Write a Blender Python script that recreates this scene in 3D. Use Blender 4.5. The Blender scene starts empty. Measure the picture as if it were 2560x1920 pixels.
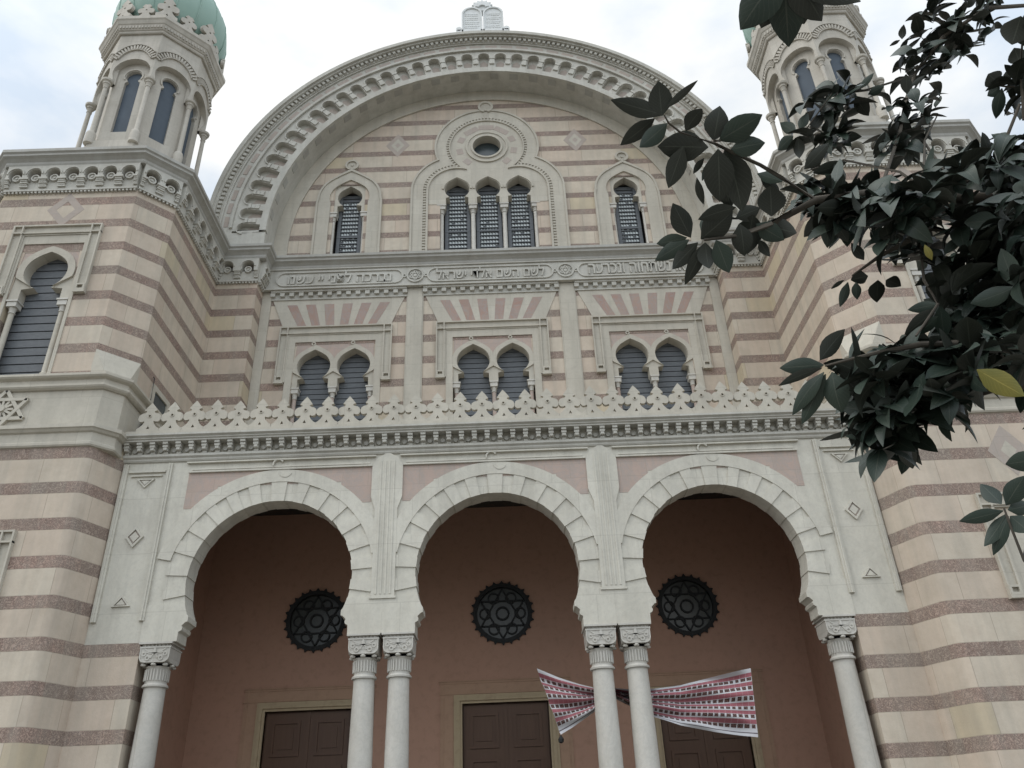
import bpy, bmesh, math, random
from mathutils import Vector, Matrix
from mathutils.geometry import tessellate_polygon

S = bpy.context.scene
COL = S.collection
PI = math.pi

# ------------------------------------------------------------------ camera
CAM = Vector((0.19, 0.0, 1.6))
FPX = 2015.0                                   # focal length in pixels of a 2560 wide picture
YAW, PITCH, ROLL = (math.radians(a) for a in (-0.8768, 29.842, -2.5037))


def mat3(rows):
    return Matrix(rows)


_cy, _sy = math.cos(YAW), math.sin(YAW)
_cp, _sp = math.cos(PITCH), math.sin(PITCH)
_cr, _sr = math.cos(ROLL), math.sin(ROLL)
M = (mat3(((_cr, -_sr, 0), (_sr, _cr, 0), (0, 0, 1))) @ mat3(((1, 0, 0), (0, _cp, _sp), (0, -_sp, _cp)))
     @ mat3(((1, 0, 0), (0, 0, -1), (0, 1, 0))) @ mat3(((_cy, _sy, 0), (-_sy, _cy, 0), (0, 0, 1))))
cd = bpy.data.cameras.new('camera')
cam = bpy.data.objects.new('camera', cd)
COL.objects.link(cam)
cd.sensor_width = 36.0
cd.lens = FPX / 2560.0 * 36.0
cd.clip_start = 0.05
cd.clip_end = 5000
rt, dn, fw = M[0], M[1], M[2]
cam.matrix_world = Matrix(((rt[0], -dn[0], -fw[0], CAM[0]), (rt[1], -dn[1], -fw[1], CAM[1]),
                           (rt[2], -dn[2], -fw[2], CAM[2]), (0, 0, 0, 1)))
S.camera = cam


def at(px, py, dist):
    """point at a distance from the eye, seen at pixel (px, py) of the 2560x1920 photograph"""
    d = M.transposed() @ Vector(((px - 1280) / FPX, (py - 960) / FPX, 1.0))
    d.normalize()
    return CAM + d * dist


def on_y(px, py, y):
    d = M.transposed() @ Vector(((px - 1280) / FPX, (py - 960) / FPX, 1.0))
    return CAM + d * (y / d[1])


# ------------------------------------------------------------------ world, sun, exposure
W = bpy.data.worlds.new('World')
S.world = W
W.use_nodes = True
SUN_EL, SUN_AZ = math.radians(50), math.radians(-105)      # azimuth from +Y (the facade), towards -X
wn, wl = W.node_tree.nodes, W.node_tree.links
wn.clear()
sky = wn.new('ShaderNodeTexSky')
sky.sky_type = 'NISHITA'
sky.sun_disc = False
sky.sun_elevation = SUN_EL
sky.sun_rotation = SUN_AZ
sky.air_density = 1.0
sky.dust_density = 2.0
bg1 = wn.new('ShaderNodeBackground')
bg1.inputs['Strength'].default_value = 0.14
wl.new(sky.outputs[0], bg1.inputs['Color'])
bg2 = wn.new('ShaderNodeBackground')                     # the cloud sheet
bg2.inputs['Strength'].default_value = 1.62
tc = wn.new('ShaderNodeTexCoord')
mp = wn.new('ShaderNodeMapping')
mp.inputs['Scale'].default_value = (1.0, 1.0, 2.2)
nz = wn.new('ShaderNodeTexNoise')
nz.inputs['Scale'].default_value = 2.6
nz.inputs['Detail'].default_value = 6
nz.inputs['Roughness'].default_value = 0.55
wl.new(tc.outputs['Generated'], mp.inputs['Vector'])
wl.new(mp.outputs[0], nz.inputs['Vector'])
crp = wn.new('ShaderNodeValToRGB')
crp.color_ramp.elements[0].position = 0.43
crp.color_ramp.elements[0].color = (0.70, 0.79, 0.89, 1)
crp.color_ramp.elements[1].position = 0.62
crp.color_ramp.elements[1].color = (1.08, 1.07, 1.03, 1)
wl.new(nz.outputs['Fac'], crp.inputs['Fac'])
sep = wn.new('ShaderNodeSeparateXYZ')                    # an overcast sky is darker towards the horizon
wl.new(tc.outputs['Generated'], sep.inputs[0])
hor = wn.new('ShaderNodeValToRGB')
hor.color_ramp.elements[0].position = 0.0
hor.color_ramp.elements[0].color = (0.22, 0.23, 0.24, 1)
hor.color_ramp.elements[1].position = 1.0
hor.color_ramp.elements[1].color = (1.0, 1.0, 1.0, 1)
_e = hor.color_ramp.elements.new(0.42)
_e.color = (0.80, 0.81, 0.82, 1)
wl.new(sep.outputs[2], hor.inputs['Fac'])
mul = wn.new('ShaderNodeMix')
mul.data_type = 'RGBA'
mul.blend_type = 'MULTIPLY'
mul.inputs[0].default_value = 1.0
wl.new(crp.outputs['Color'], mul.inputs[6])
wl.new(hor.outputs['Color'], mul.inputs[7])
front = wn.new('ShaderNodeValToRGB')                     # added gradient: dims the sky in view for its tints, unseen side stays bright
front.color_ramp.elements[0].position = 0.0
front.color_ramp.elements[0].color = (1.0, 1.0, 1.0, 1)
front.color_ramp.elements[1].position = 1.0
front.color_ramp.elements[1].color = (0.44, 0.44, 0.44, 1)
_e = front.color_ramp.elements.new(0.5)
_e.color = (0.78, 0.78, 0.78, 1)
_e = front.color_ramp.elements.new(0.80)
_e.color = (0.46, 0.46, 0.46, 1)
yy = wn.new('ShaderNodeMath')
yy.operation = 'MULTIPLY_ADD'
yy.inputs[1].default_value = 0.5
yy.inputs[2].default_value = 0.5
wl.new(sep.outputs[1], yy.inputs[0])
wl.new(yy.outputs[0], front.inputs['Fac'])
mul2 = wn.new('ShaderNodeMix')
mul2.data_type = 'RGBA'
mul2.blend_type = 'MULTIPLY'
mul2.inputs[0].default_value = 1.0
wl.new(mul.outputs[2], mul2.inputs[6])
wl.new(front.outputs['Color'], mul2.inputs[7])
wl.new(mul2.outputs[2], bg2.inputs['Color'])
mx = wn.new('ShaderNodeMixShader')
mx.inputs['Fac'].default_value = 0.90
wl.new(bg1.outputs[0], mx.inputs[1])
wl.new(bg2.outputs[0], mx.inputs[2])
wo = wn.new('ShaderNodeOutputWorld')
wl.new(mx.outputs[0], wo.inputs['Surface'])

sd = bpy.data.lights.new('sun', 'SUN')
sd.energy = 0.8
sd.angle = math.radians(50)
sd.color = (1.0, 0.95, 0.86)
sun = bpy.data.objects.new('sun', sd)
COL.objects.link(sun)
_dir = Vector((math.sin(SUN_AZ) * math.cos(SUN_EL), math.cos(SUN_AZ) * math.cos(SUN_EL), math.sin(SUN_EL)))
sun.rotation_euler = _dir.to_track_quat('Z', 'Y').to_euler()
sun.location = (-10, -10, 40)

S.view_settings.view_transform = 'Standard'
S.view_settings.look = 'None'
S.view_settings.exposure = 0.62
S.view_settings.gamma = 1.0
S.view_settings.use_curve_mapping = False
S.cycles.max_bounces = 8
S.cycles.diffuse_bounces = 5


# ------------------------------------------------------------------ materials
class NT:
    def __init__(self, name):
        self.m = bpy.data.materials.new(name)
        self.m.use_nodes = True
        self.n, self.l = self.m.node_tree.nodes, self.m.node_tree.links
        self.b = self.n['Principled BSDF']

    def put(self, sock, v):
        if isinstance(v, bpy.types.NodeSocket):
            self.l.new(v, sock)
        elif v is not None:
            sock.default_value = v

    def math(self, op, a, b=None, c=None, clamp=False):
        x = self.n.new('ShaderNodeMath')
        x.operation = op
        x.use_clamp = clamp
        for i, v in enumerate((a, b, c)):
            if v is not None:
                self.put(x.inputs[i], v)
        return x.outputs[0]

    def pos(self):
        g = self.n.new('ShaderNodeNewGeometry')
        s = self.n.new('ShaderNodeSeparateXYZ')
        self.l.new(g.outputs['Position'], s.inputs[0])
        return g.outputs['Position'], s.outputs[0], s.outputs[1], s.outputs[2]

    def noise(self, vec, scale, detail=5, rough=0.55, dist=0.0):
        x = self.n.new('ShaderNodeTexNoise')
        x.inputs['Scale'].default_value = scale
        x.inputs['Detail'].default_value = detail
        x.inputs['Roughness'].default_value = rough
        x.inputs['Distortion'].default_value = dist
        self.put(x.inputs['Vector'], vec)
        return x.outputs['Fac']

    def comb(self, x, y, z):
        c = self.n.new('ShaderNodeCombineXYZ')
        for i, v in enumerate((x, y, z)):
            self.put(c.inputs[i], v)
        return c.outputs[0]

    def scale(self, vec, s):
        x = self.n.new('ShaderNodeMapping')
        x.inputs['Scale'].default_value = s
        self.put(x.inputs['Vector'], vec)
        return x.outputs[0]

    def mix(self, f, a, b, mode='MIX'):
        x = self.n.new('ShaderNodeMix')
        x.data_type = 'RGBA'
        x.blend_type = mode
        self.put(x.inputs[0], f)
        for i, v in ((6, a), (7, b)):
            if isinstance(v, (tuple, list)):
                v = (*v[:3], 1)
            self.put(x.inputs[i], v)
        return x.outputs[2]

    def ramp(self, f, p0, p1, c0=(0, 0, 0), c1=(1, 1, 1)):
        x = self.n.new('ShaderNodeValToRGB')
        e = x.color_ramp.elements
        e[0].position, e[1].position = p0, p1
        e[0].color, e[1].color = (*c0, 1), (*c1, 1)
        self.put(x.inputs[0], f)
        return x.outputs[0]

    def white(self, a, b):
        x = self.n.new('ShaderNodeTexWhiteNoise')
        x.noise_dimensions = '2D'
        self.put(x.inputs['Vector'], self.comb(a, b, 0.0))
        return x.outputs['Value']

    def bump(self, h, strength, dist=0.02):
        x = self.n.new('ShaderNodeBump')
        x.inputs['Strength'].default_value = strength
        x.inputs['Distance'].default_value = dist
        self.put(x.inputs['Height'], h)
        self.l.new(x.outputs[0], self.b.inputs['Normal'])

    def done(self, col, rough=0.8, spec=0.3):
        self.put(self.b.inputs['Base Color'], (*col, 1) if isinstance(col, tuple) else col)
        self.put(self.b.inputs['Roughness'], rough)
        self.b.inputs['Specular IOR Level'].default_value = spec
        return self.m


def weather(t, col, p, amount=0.30):
    """rain streaks and soft dirt patches that belong to the stone"""
    st = t.noise(t.scale(p, (2.6, 2.6, 0.22)), 1.6, 5, 0.6)
    big = t.noise(p, 0.9, 6, 0.6)
    f = t.math('MULTIPLY', t.ramp(st, 0.42, 0.72), amount)
    col = t.mix(f, col, (0.27, 0.26, 0.225))
    f2 = t.math('MULTIPLY', t.ramp(big, 0.45, 0.75), amount * 0.7)
    return t.mix(f2, col, (0.24, 0.21, 0.17))


def stone(name, c1, c2, block=(0.9, 0.5), rough=0.82, amount=0.3, vein=0.0, bs=0.25):
    t = NT(name)
    p, x, y, z = t.pos()
    u = t.math('SUBTRACT', t.math('ABSOLUTE', x), y)
    row = t.math('FLOOR', t.math('DIVIDE', z, block[1]))
    uu = t.math('ADD', t.math('DIVIDE', u, block[0]), t.math('MULTIPLY', t.white(row, 3.3), 0.9))
    r = t.white(t.math('FLOOR', uu), row)
    n1 = t.noise(p, 5.0, 7, 0.65)
    col = t.mix(t.math('MULTIPLY_ADD', n1, 0.5, t.math('MULTIPLY', r, 0.5)), c1, c2)
    if vein:
        v = t.noise(t.scale(p, (1.2, 1.2, 0.8)), 1.5, 9, 0.75, 2.5)
        vv = t.ramp(t.math('ABSOLUTE', t.math('SUBTRACT', v, 0.5)), 0.0, 0.05, (1, 1, 1), (0, 0, 0))
        col = t.mix(t.math('MULTIPLY', vv, vein), col, (0.30, 0.31, 0.31))
    jw = 0.006
    ju = t.math('GREATER_THAN', t.math('ABSOLUTE', t.math('SUBTRACT', t.math('FRACT', uu), 0.5)), 0.5 - jw / block[0])
    jz = t.math('GREATER_THAN', t.math('ABSOLUTE', t.math('SUBTRACT', t.math('FRACT', t.math('DIVIDE', z, block[1])), 0.5)), 0.5 - jw / block[1])
    col = t.mix(t.math('MULTIPLY', t.math('MAXIMUM', ju, jz), 0.28), col, (0.25, 0.23, 0.19))
    sp = t.noise(p, 14.0, 9, 0.8)
    col = t.mix(t.math('MULTIPLY', t.ramp(sp, 0.50, 0.68), 0.22), col, (0.26, 0.24, 0.20))
    md = t.noise(p, 2.6, 8, 0.72, 0.6)
    col = t.mix(t.math('MULTIPLY', t.ramp(md, 0.47, 0.70), 0.25), col, (0.33, 0.30, 0.25))
    col = weather(t, col, p, amount)
    t.bump(t.noise(p, 38.0, 6, 0.7), bs, 0.012)
    return t.done(col, rough)


def striped(name, z0, per, h, cream1=(0.57, 0.505, 0.415), cream2=(0.545, 0.455, 0.37), plain_len=0.95,
            red1=(0.37, 0.285, 0.235), red2=(0.44, 0.315, 0.26), amount=0.34):
    t = NT(name)
    p, x, y, z = t.pos()
    u = t.math('SUBTRACT', t.math('ABSOLUTE', x), y)
    wob = t.math('MULTIPLY_ADD', t.noise(p, 9.0, 3), 0.012, z)
    q = t.math('DIVIDE', t.math('SUBTRACT', z0, wob), per)
    k = t.math('FLOOR', q)
    fr = t.math('SUBTRACT', q, k)
    isred = t.math('LESS_THAN', fr, h / per)
    row = t.math('ADD', t.math('MULTIPLY', k, 2.0), isred)
    ln = t.math('MULTIPLY_ADD', isred, -0.32, plain_len)
    uu = t.math('ADD', t.math('DIVIDE', u, ln), t.math('MULTIPLY', t.white(row, 7.7), 5.0))
    cell = t.math('FLOOR', uu)
    r = t.white(cell, row)
    r2 = t.white(t.math('ADD', cell, 31.7), row)
    fine = t.noise(p, 6.0, 8, 0.7)
    pl = t.mix(t.ramp(r, 0.15, 0.95), cream1, cream2)
    pl = t.mix(t.math('MULTIPLY', t.ramp(fine, 0.42, 0.75), 0.35), pl, (0.40, 0.33, 0.25))
    yel = t.math('MULTIPLY', t.math('GREATER_THAN', r2, 0.93), 0.5)
    pl = t.mix(yel, pl, (0.50, 0.43, 0.27))
    rd = t.mix(t.ramp(r, 0.1, 0.9), red1, red2)
    rd = t.mix(t.math('MULTIPLY', t.math('LESS_THAN', r2, 0.28), 0.35), rd, (0.22, 0.165, 0.14))
    rd = t.mix(t.math('MULTIPLY', t.ramp(r2, 0.5, 1.0), 0.85), rd, (0.33, 0.28, 0.235))
    blot = t.noise(p, 7.5, 9, 0.8, 1.2)
    rd = t.mix(t.math('MULTIPLY', t.ramp(blot, 0.48, 0.62), 0.7), rd, (0.40, 0.33, 0.28))
    vn = t.noise(p, 11.0, 8, 0.8, 1.8)
    vv = t.ramp(t.math('ABSOLUTE', t.math('SUBTRACT', vn, 0.5)), 0.01, 0.06, (1, 1, 1), (0, 0, 0))
    rd = t.mix(t.math('MULTIPLY', vv, 0.85), rd, (0.10, 0.065, 0.055))
    col = t.mix(isred, pl, rd)
    # joints
    fu = t.math('FRACT', uu)
    j1 = t.math('GREATER_THAN', t.math('ABSOLUTE', t.math('SUBTRACT', fu, 0.5)), 0.493)
    e1 = t.math('LESS_THAN', t.math('ABSOLUTE', t.math('SUBTRACT', fr, h / per)), 0.010)
    e2 = t.math('GREATER_THAN', fr, 0.988)
    jj = t.math('MAXIMUM', j1, t.math('MAXIMUM', e1, e2))
    col = t.mix(t.math('MULTIPLY', jj, 0.45), col, (0.20, 0.165, 0.13))
    mot = t.noise(p, 2.2, 8, 0.7)
    col = t.mix(t.math('MULTIPLY', t.ramp(mot, 0.40, 0.70), 0.22), col, (0.36, 0.27, 0.21))
    col = weather(t, col, p, amount)
    t.bump(t.math('SUBTRACT', t.noise(p, 30.0, 7, 0.75), t.math('MULTIPLY', jj, 0.7)), 0.3, 0.015)
    return t.done(col, 0.84)


MT = {}
MT['lower'] = striped('striped limestone lower', 8.51, 0.707, 0.225)
MT['upper'] = striped('striped limestone upper', 13.54, 0.667, 0.22)
MT['tymp'] = striped('striped limestone lunette', 20.02, 0.66, 0.20, plain_len=1.25, red1=(0.38, 0.305, 0.26), red2=(0.42, 0.315, 0.27))
MT['cream'] = stone('cream limestone', (0.53, 0.50, 0.43), (0.46, 0.425, 0.36), (1.1, 0.6))
MT['carved'] = stone('carved grey limestone', (0.54, 0.53, 0.485), (0.47, 0.455, 0.41), (1.3, 2.0), amount=0.36)
MT['turret'] = stone('weathered grey limestone', (0.53, 0.50, 0.445), (0.45, 0.42, 0.37), (0.9, 0.55), amount=0.42)
MT['marble'] = stone('white marble', (0.62, 0.595, 0.52), (0.54, 0.515, 0.445), (1.4, 1.1), 0.6, 0.28, 0.12, 0.12)
MT['column'] = stone('pale marble', (0.58, 0.56, 0.51), (0.50, 0.475, 0.43), (3, 9), 0.5, 0.2, 0.18, 0.08)
MT['pink'] = stone('pink marble', (0.46, 0.36, 0.31), (0.41, 0.31, 0.265), (0.5, 0.3), 0.7, 0.2, 0.35, 0.15)
MT['red'] = stone('red mottled marble', (0.33, 0.205, 0.17), (0.39, 0.29, 0.245), (0.3, 0.3), 0.75, 0.2, 0.5, 0.25)
MT['blush'] = stone('blush limestone', (0.44, 0.375, 0.33), (0.39, 0.325, 0.285), (0.5, 0.4), 0.8, 0.25, 0.2, 0.2)
MT['white'] = stone('pale carved marble', (0.74, 0.76, 0.76), (0.68, 0.70, 0.70), (3, 3), 0.6, 0.15)
MT['ledge'] = stone('dark grey limestone', (0.44, 0.435, 0.41), (0.36, 0.355, 0.33), (2.4, 4), amount=0.45)  # darker, greyer limestone for the main cornice and soffit stones


def plaster(name, c1, c2, sc=1.4):
    t = NT(name)
    p, x, y, z = t.pos()
    n = t.noise(p, sc, 7, 0.6)
    col = t.mix(n, c1, c2)
    col = t.mix(t.math('MULTIPLY', t.ramp(t.noise(p, 6, 7, 0.7), 0.5, 0.75), 0.35), col, (0.2, 0.12, 0.08))
    t.bump(t.noise(p, 40, 5), 0.15, 0.01)
    return t.done(col, 0.9)


MT['plaster'] = plaster('terracotta plaster', (0.46, 0.275, 0.20), (0.39, 0.245, 0.18))
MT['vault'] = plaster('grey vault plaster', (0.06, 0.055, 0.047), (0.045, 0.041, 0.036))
MT['surround'] = plaster('ochre stone', (0.48, 0.39, 0.26), (0.40, 0.32, 0.21))
MT['panelstone'] = plaster('rosy stone', (0.44, 0.29, 0.20), (0.38, 0.25, 0.175))
MT['gravel'] = stone('garden gravel', (0.15, 0.14, 0.12), (0.10, 0.095, 0.08), (0.4, 0.4), 0.95, 0.4)
MT['floor'] = stone('grey paving', (0.15, 0.145, 0.135), (0.11, 0.106, 0.10), (0.8, 0.8), 0.8, 0.3)


def wood():
    t = NT('dark walnut')
    p, x, y, z = t.pos()
    g = t.noise(t.scale(p, (14, 14, 0.7)), 2.0, 6, 0.6)
    col = t.mix(g, (0.075, 0.040, 0.024), (0.13, 0.072, 0.045))
    return t.done(col, 0.45)


MT['wood'] = wood()


def slate():
    t = NT('blue grey louvre')
    p, x, y, z = t.pos()
    g = t.noise(t.scale(p, (3, 3, 9)), 3.0, 6, 0.65)
    col = t.mix(g, (0.066, 0.073, 0.080), (0.150, 0.160, 0.172))
    return t.done(col, 0.5)


MT['slate'] = slate()


def flat(name, c, rough=0.6, metal=0.0, spec=0.3, sc=8.0, var=0.25):
    t = NT(name)
    p, x, y, z = t.pos()
    n = t.noise(p, sc, 5)
    col = t.mix(n, tuple(v * (1 - var) for v in c), tuple(v * (1 + var) for v in c))
    t.b.inputs['Metallic'].default_value = metal
    return t.done(col, rough, spec)


MT['glassbits'] = flat('leaded pale glass', (0.46, 0.50, 0.50), 0.3, 0, 0.5, 14, 0.45)
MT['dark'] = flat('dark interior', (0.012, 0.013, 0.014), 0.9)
MT['darkglass'] = flat('dark blue glass', (0.045, 0.06, 0.066), 0.25, 0, 0.5, 3, 0.3)
MT['turretglass'] = flat('sky tinted slit pane', (0.085, 0.105, 0.13), 0.7, 0, 0.2, 3, 0.25)  # blue grey of reflected sky and haze is put into this colour
MT['iron'] = flat('blackened iron', (0.018, 0.019, 0.019), 0.6)
MT['rosepane'] = flat('dim leaded pane', (0.034, 0.036, 0.030), 0.3, 0, 0.5, 9, 0.5)
MT['rope'] = flat('grey cord', (0.10, 0.095, 0.09), 0.9)
MT['steel'] = flat('grey painted steel', (0.10, 0.105, 0.11), 0.5)


def copper():
    t = NT('verdigris copper')
    p, x, y, z = t.pos()
    n = t.noise(t.scale(p, (1.5, 1.5, 0.5)), 1.6, 7, 0.6)
    col = t.mix(n, (0.21, 0.33, 0.275), (0.31, 0.42, 0.37))
    return t.done(col, 0.65)


MT['copper'] = copper()


def leafmat(name, c1, c2, under):
    t = NT(name)
    p, x, y, z = t.pos()
    oi = t.noise(p, 7.0, 3)
    col = t.mix(t.ramp(oi, 0.35, 0.65), c1, c2)
    uvn = t.n.new('ShaderNodeUVMap')
    s_ = t.n.new('ShaderNodeSeparateXYZ')
    t.l.new(uvn.outputs[0], s_.inputs[0])
    au = t.math('ABSOLUTE', t.math('SUBTRACT', s_.outputs[0], 0.5))
    rib = t.math('LESS_THAN', au, 0.022)
    vein = t.math('GREATER_THAN', t.math('SINE', t.math('MULTIPLY_ADD', s_.outputs[1], 62.0, t.math('MULTIPLY', au, -40.0))), 0.90)
    ln = t.math('MAXIMUM', rib, t.math('MULTIPLY', vein, 0.35))
    g = t.n.new('ShaderNodeNewGeometry')
    col = t.mix(g.outputs['Backfacing'], col, t.mix(oi, under, tuple(v * 0.65 for v in under)))
    col = t.mix(t.math('MULTIPLY', ln, 0.55), col, tuple(v * 2.2 for v in under))
    t.bump(t.math('MULTIPLY', ln, -1.0), 0.25, 0.004)
    return t.done(col, 0.46, 0.4)


MT['leaf'] = leafmat('glossy leaf', (0.022, 0.036, 0.028), (0.034, 0.050, 0.036), (0.040, 0.045, 0.036))
MT['yellow'] = leafmat('yellowing leaf', (0.20, 0.17, 0.035), (0.12, 0.125, 0.03), (0.17, 0.14, 0.035))
MT['bark'] = flat('grey bark', (0.085, 0.075, 0.062), 0.9, 0, 0.2, 9, 0.4)


# ------------------------------------------------------------------ mesh helpers
def obj(name, bm, mat, parent=None, smooth=None, label=None):
    bmesh.ops.recalc_face_normals(bm, faces=bm.faces)
    if smooth:
        for f in bm.faces:
            f.smooth = True
        for e in bm.edges:
            if len(e.link_faces) == 2 and e.calc_face_angle(0) > math.radians(smooth):
                e.smooth = False
    me = bpy.data.meshes.new(name)
    bm.to_mesh(me)
    bm.free()
    for m in (mat if isinstance(mat, (list, tuple)) else [mat]):
        me.materials.append(MT[m])
    o = bpy.data.objects.new(name, me)
    COL.objects.link(o)
    if parent:
        o.parent = parent
    if label:
        o['label'] = label
    return o


def copy_tree(o, parent, delta):
    c = o.copy()
    COL.objects.link(c)
    c.parent = parent
    c.location = Vector(o.location) + Vector(delta)
    for ch in list(o.children):
        d = ch.copy()
        COL.objects.link(d)
        d.parent = c
    return c


def TXZ(u, v, d):
    return (u, d, v)


def seg(p0, p1):
    p0, p1 = Vector(p0), Vector(p1)
    dr = (p1 - p0).normalized()
    n = Vector((dr[1], -dr[0]))

    def T(u, v, d):
        q = p0 + dr * u - n * d
        return (q[0], q[1], v)
    return T, (p1 - p0).length


def plate(bm, loops, d0, d1, T=TXZ, mi=0):
    """closed slab: outline (with holes) in (u, v), front at depth d0, back at d1"""
    loops = [[(float(a), float(b)) for a, b in lp] for lp in loops]
    tris = tessellate_polygon([[Vector((a, b, 0)) for a, b in lp] for lp in loops])
    flatl = [p for lp in loops for p in lp]
    fv = [bm.verts.new(T(a, b, d0)) for a, b in flatl]
    bv = [bm.verts.new(T(a, b, d1)) for a, b in flatl]
    for t in tris:
        if len(set(t)) < 3:
            continue
        try:
            bm.faces.new([fv[i] for i in t]).material_index = mi
            bm.faces.new([bv[i] for i in reversed(t)]).material_index = mi
        except ValueError:
            pass
    i0 = 0
    for lp in loops:
        n = len(lp)
        for i in range(n):
            a, b = i0 + i, i0 + (i + 1) % n
            try:
                bm.faces.new((fv[a], fv[b], bv[b], bv[a])).material_index = mi
            except ValueError:
                pass
        i0 += n


def rect(u0, v0, u1, v1):
    return [(u0, v0), (u1, v0), (u1, v1), (u0, v1)]


def box(bm, x0, x1, y0, y1, z0, z1, T=TXZ, mi=0):
    plate(bm, [rect(x0, z0, x1, z1)], y0, y1, T, mi)


def arcpts(cx, cz, r, a0, a1, n):
    return [(cx + r * math.cos(math.radians(a0 + (a1 - a0) * i / n)), cz + r * math.sin(math.radians(a0 + (a1 - a0) * i / n)))
            for i in range(n + 1)]


def shoe(cx, cz, r, zn, n=28, point=0.0):
    """horseshoe arch line from its right neck over the top to its left neck"""
    a = math.degrees(math.asin(max(-1, min(1, (zn - cz) / r))))
    pts = arcpts(cx, cz, r, a, 180 - a, n)
    if point:
        pts = [(x, z + point * max(0, 1 - abs(x - cx) / (0.55 * r)) ** 1.6) for x, z in pts]
    return pts


def notch(cx, cz, r, zn, hw, zb, n=28, point=0.0, step=0.03):
    """opening outline from bottom left up, over and down to bottom right (clockwise seen from the front)"""
    right = shoe(cx, cz, r, zn, n, point)
    pts = [(cx - hw, zb), (cx - hw, zn - step)] + right[::-1] + [(cx + hw, zn - step), (cx + hw, zb)]
    return pts


def notched(x0, x1, z0, z1, notches):
    out = [(x0, z0)]
    for nn in notches:
        for p in nn:
            if (Vector(p) - Vector(out[-1])).length > 1e-4:
                out.append(p)
    for p in ((x1, z0), (x1, z1), (x0, z1)):
        if (Vector(p) - Vector(out[-1])).length > 1e-4:
            out.append(p)
    return out


def sweep(bm, prof, path, closed=False, caps=True, mi=0):
    """profile of (out, z) carried along a plan path; out is to the right of the way of travel"""
    path = [Vector(p) for p in path]
    n = len(path)
    nor = []
    for i in range(n):
        ds = []
        if closed or i > 0:
            ds.append((path[i] - path[i - 1]).normalized())
        if closed or i < n - 1:
            ds.append((path[(i + 1) % n] - path[i]).normalized())
        ns = [Vector((d[1], -d[0])) for d in ds]
        if len(ns) == 2:
            k = ns[0] + ns[1]
            nor.append(k / max(0.2, 1 + ns[0].dot(ns[1])))
        else:
            nor.append(ns[0])
    rings = [[bm.verts.new((*(path[i] + nor[i] * o), z)) for o, z in prof] for i in range(n)]
    m = len(prof)
    for i in range(n if closed else n - 1):
        a, b = rings[i], rings[(i + 1) % n]
        for j in range(m):
            k = (j + 1) % m
            bm.faces.new((a[j], b[j], b[k], a[k])).material_index = mi
    if caps and not closed:
        for rg in (rings[0], rings[-1]):
            t = tessellate_polygon([[Vector((o, z, 0)) for o, z in prof]])
            for f in t:
                try:
                    bm.faces.new([rg[i] for i in f]).material_index = mi
                except ValueError:
                    pass


def lathe(bm, prof, c, n=24, ph=0.0, mi=0):
    rings = []
    for r, z in prof:
        rings.append([bm.verts.new((c[0] + r * math.cos(ph + 2 * PI * i / n), c[1] + r * math.sin(ph + 2 * PI * i / n), c[2] + z))
                      for i in range(n)])
    for a, b in zip(rings, rings[1:]):
        for i in range(n):
            j = (i + 1) % n
            bm.faces.new((a[i], a[j], b[j], b[i])).material_index = mi
    bm.faces.new(rings[0][::-1]).material_index = mi
    bm.faces.new(rings[-1]).material_index = mi


def ring(bm, cx, cz, r0, r1, d0, d1, a0=0, a1=360, n=48, T=TXZ, mi=0):
    """flat ring or part of one, as a chain of slabs sharing their edges"""
    full = abs(a1 - a0) >= 359.9
    secs = []
    k = n if full else n + 1
    for i in range(k):
        a = math.radians(a0 + (a1 - a0) * i / n)
        c, s = math.cos(a), math.sin(a)
        secs.append([bm.verts.new(T(cx + r * c, cz + r * s, d)) for r, d in ((r0, d0), (r1, d0), (r1, d1), (r0, d1))])
    for i in range(n):
        a, b = secs[i], secs[(i + 1) % k]
        for j in range(4):
            bm.faces.new((a[j], a[(j + 1) % 4], b[(j + 1) % 4], b[j])).material_index = mi
    if not full:
        bm.faces.new(secs[0])
        bm.faces.new(secs[-1][::-1])


def band(bm, pts, w, d0, d1, T=TXZ, mi=0):
    """strip of width w along a line of (u, v) points"""
    pts = [Vector(p) for p in pts]
    L, R = [], []
    for i, p in enumerate(pts):
        d = (pts[min(i + 1, len(pts) - 1)] - pts[max(i - 1, 0)]).normalized()
        n = Vector((-d[1], d[0])) * w / 2
        L.append(p + n)
        R.append(p - n)
    secs = [[bm.verts.new(T(q[0], q[1], d)) for q, d in ((a, d0), (b, d0), (b, d1), (a, d1))] for a, b in zip(L, R)]
    for a, b in zip(secs, secs[1:]):
        for j in range(4):
            bm.faces.new((a[j], a[(j + 1) % 4], b[(j + 1) % 4], b[j])).material_index = mi
    bm.faces.new(secs[0]).material_index = mi
    bm.faces.new(secs[-1][::-1]).material_index = mi


def disc(bm, cx, cz, r, d0, d1, T=TXZ, n=16, mi=0):
    plate(bm, [[(cx + r * math.cos(2 * PI * i / n), cz + r * math.sin(2 * PI * i / n)) for i in range(n)]], d0, d1, T, mi)


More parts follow.
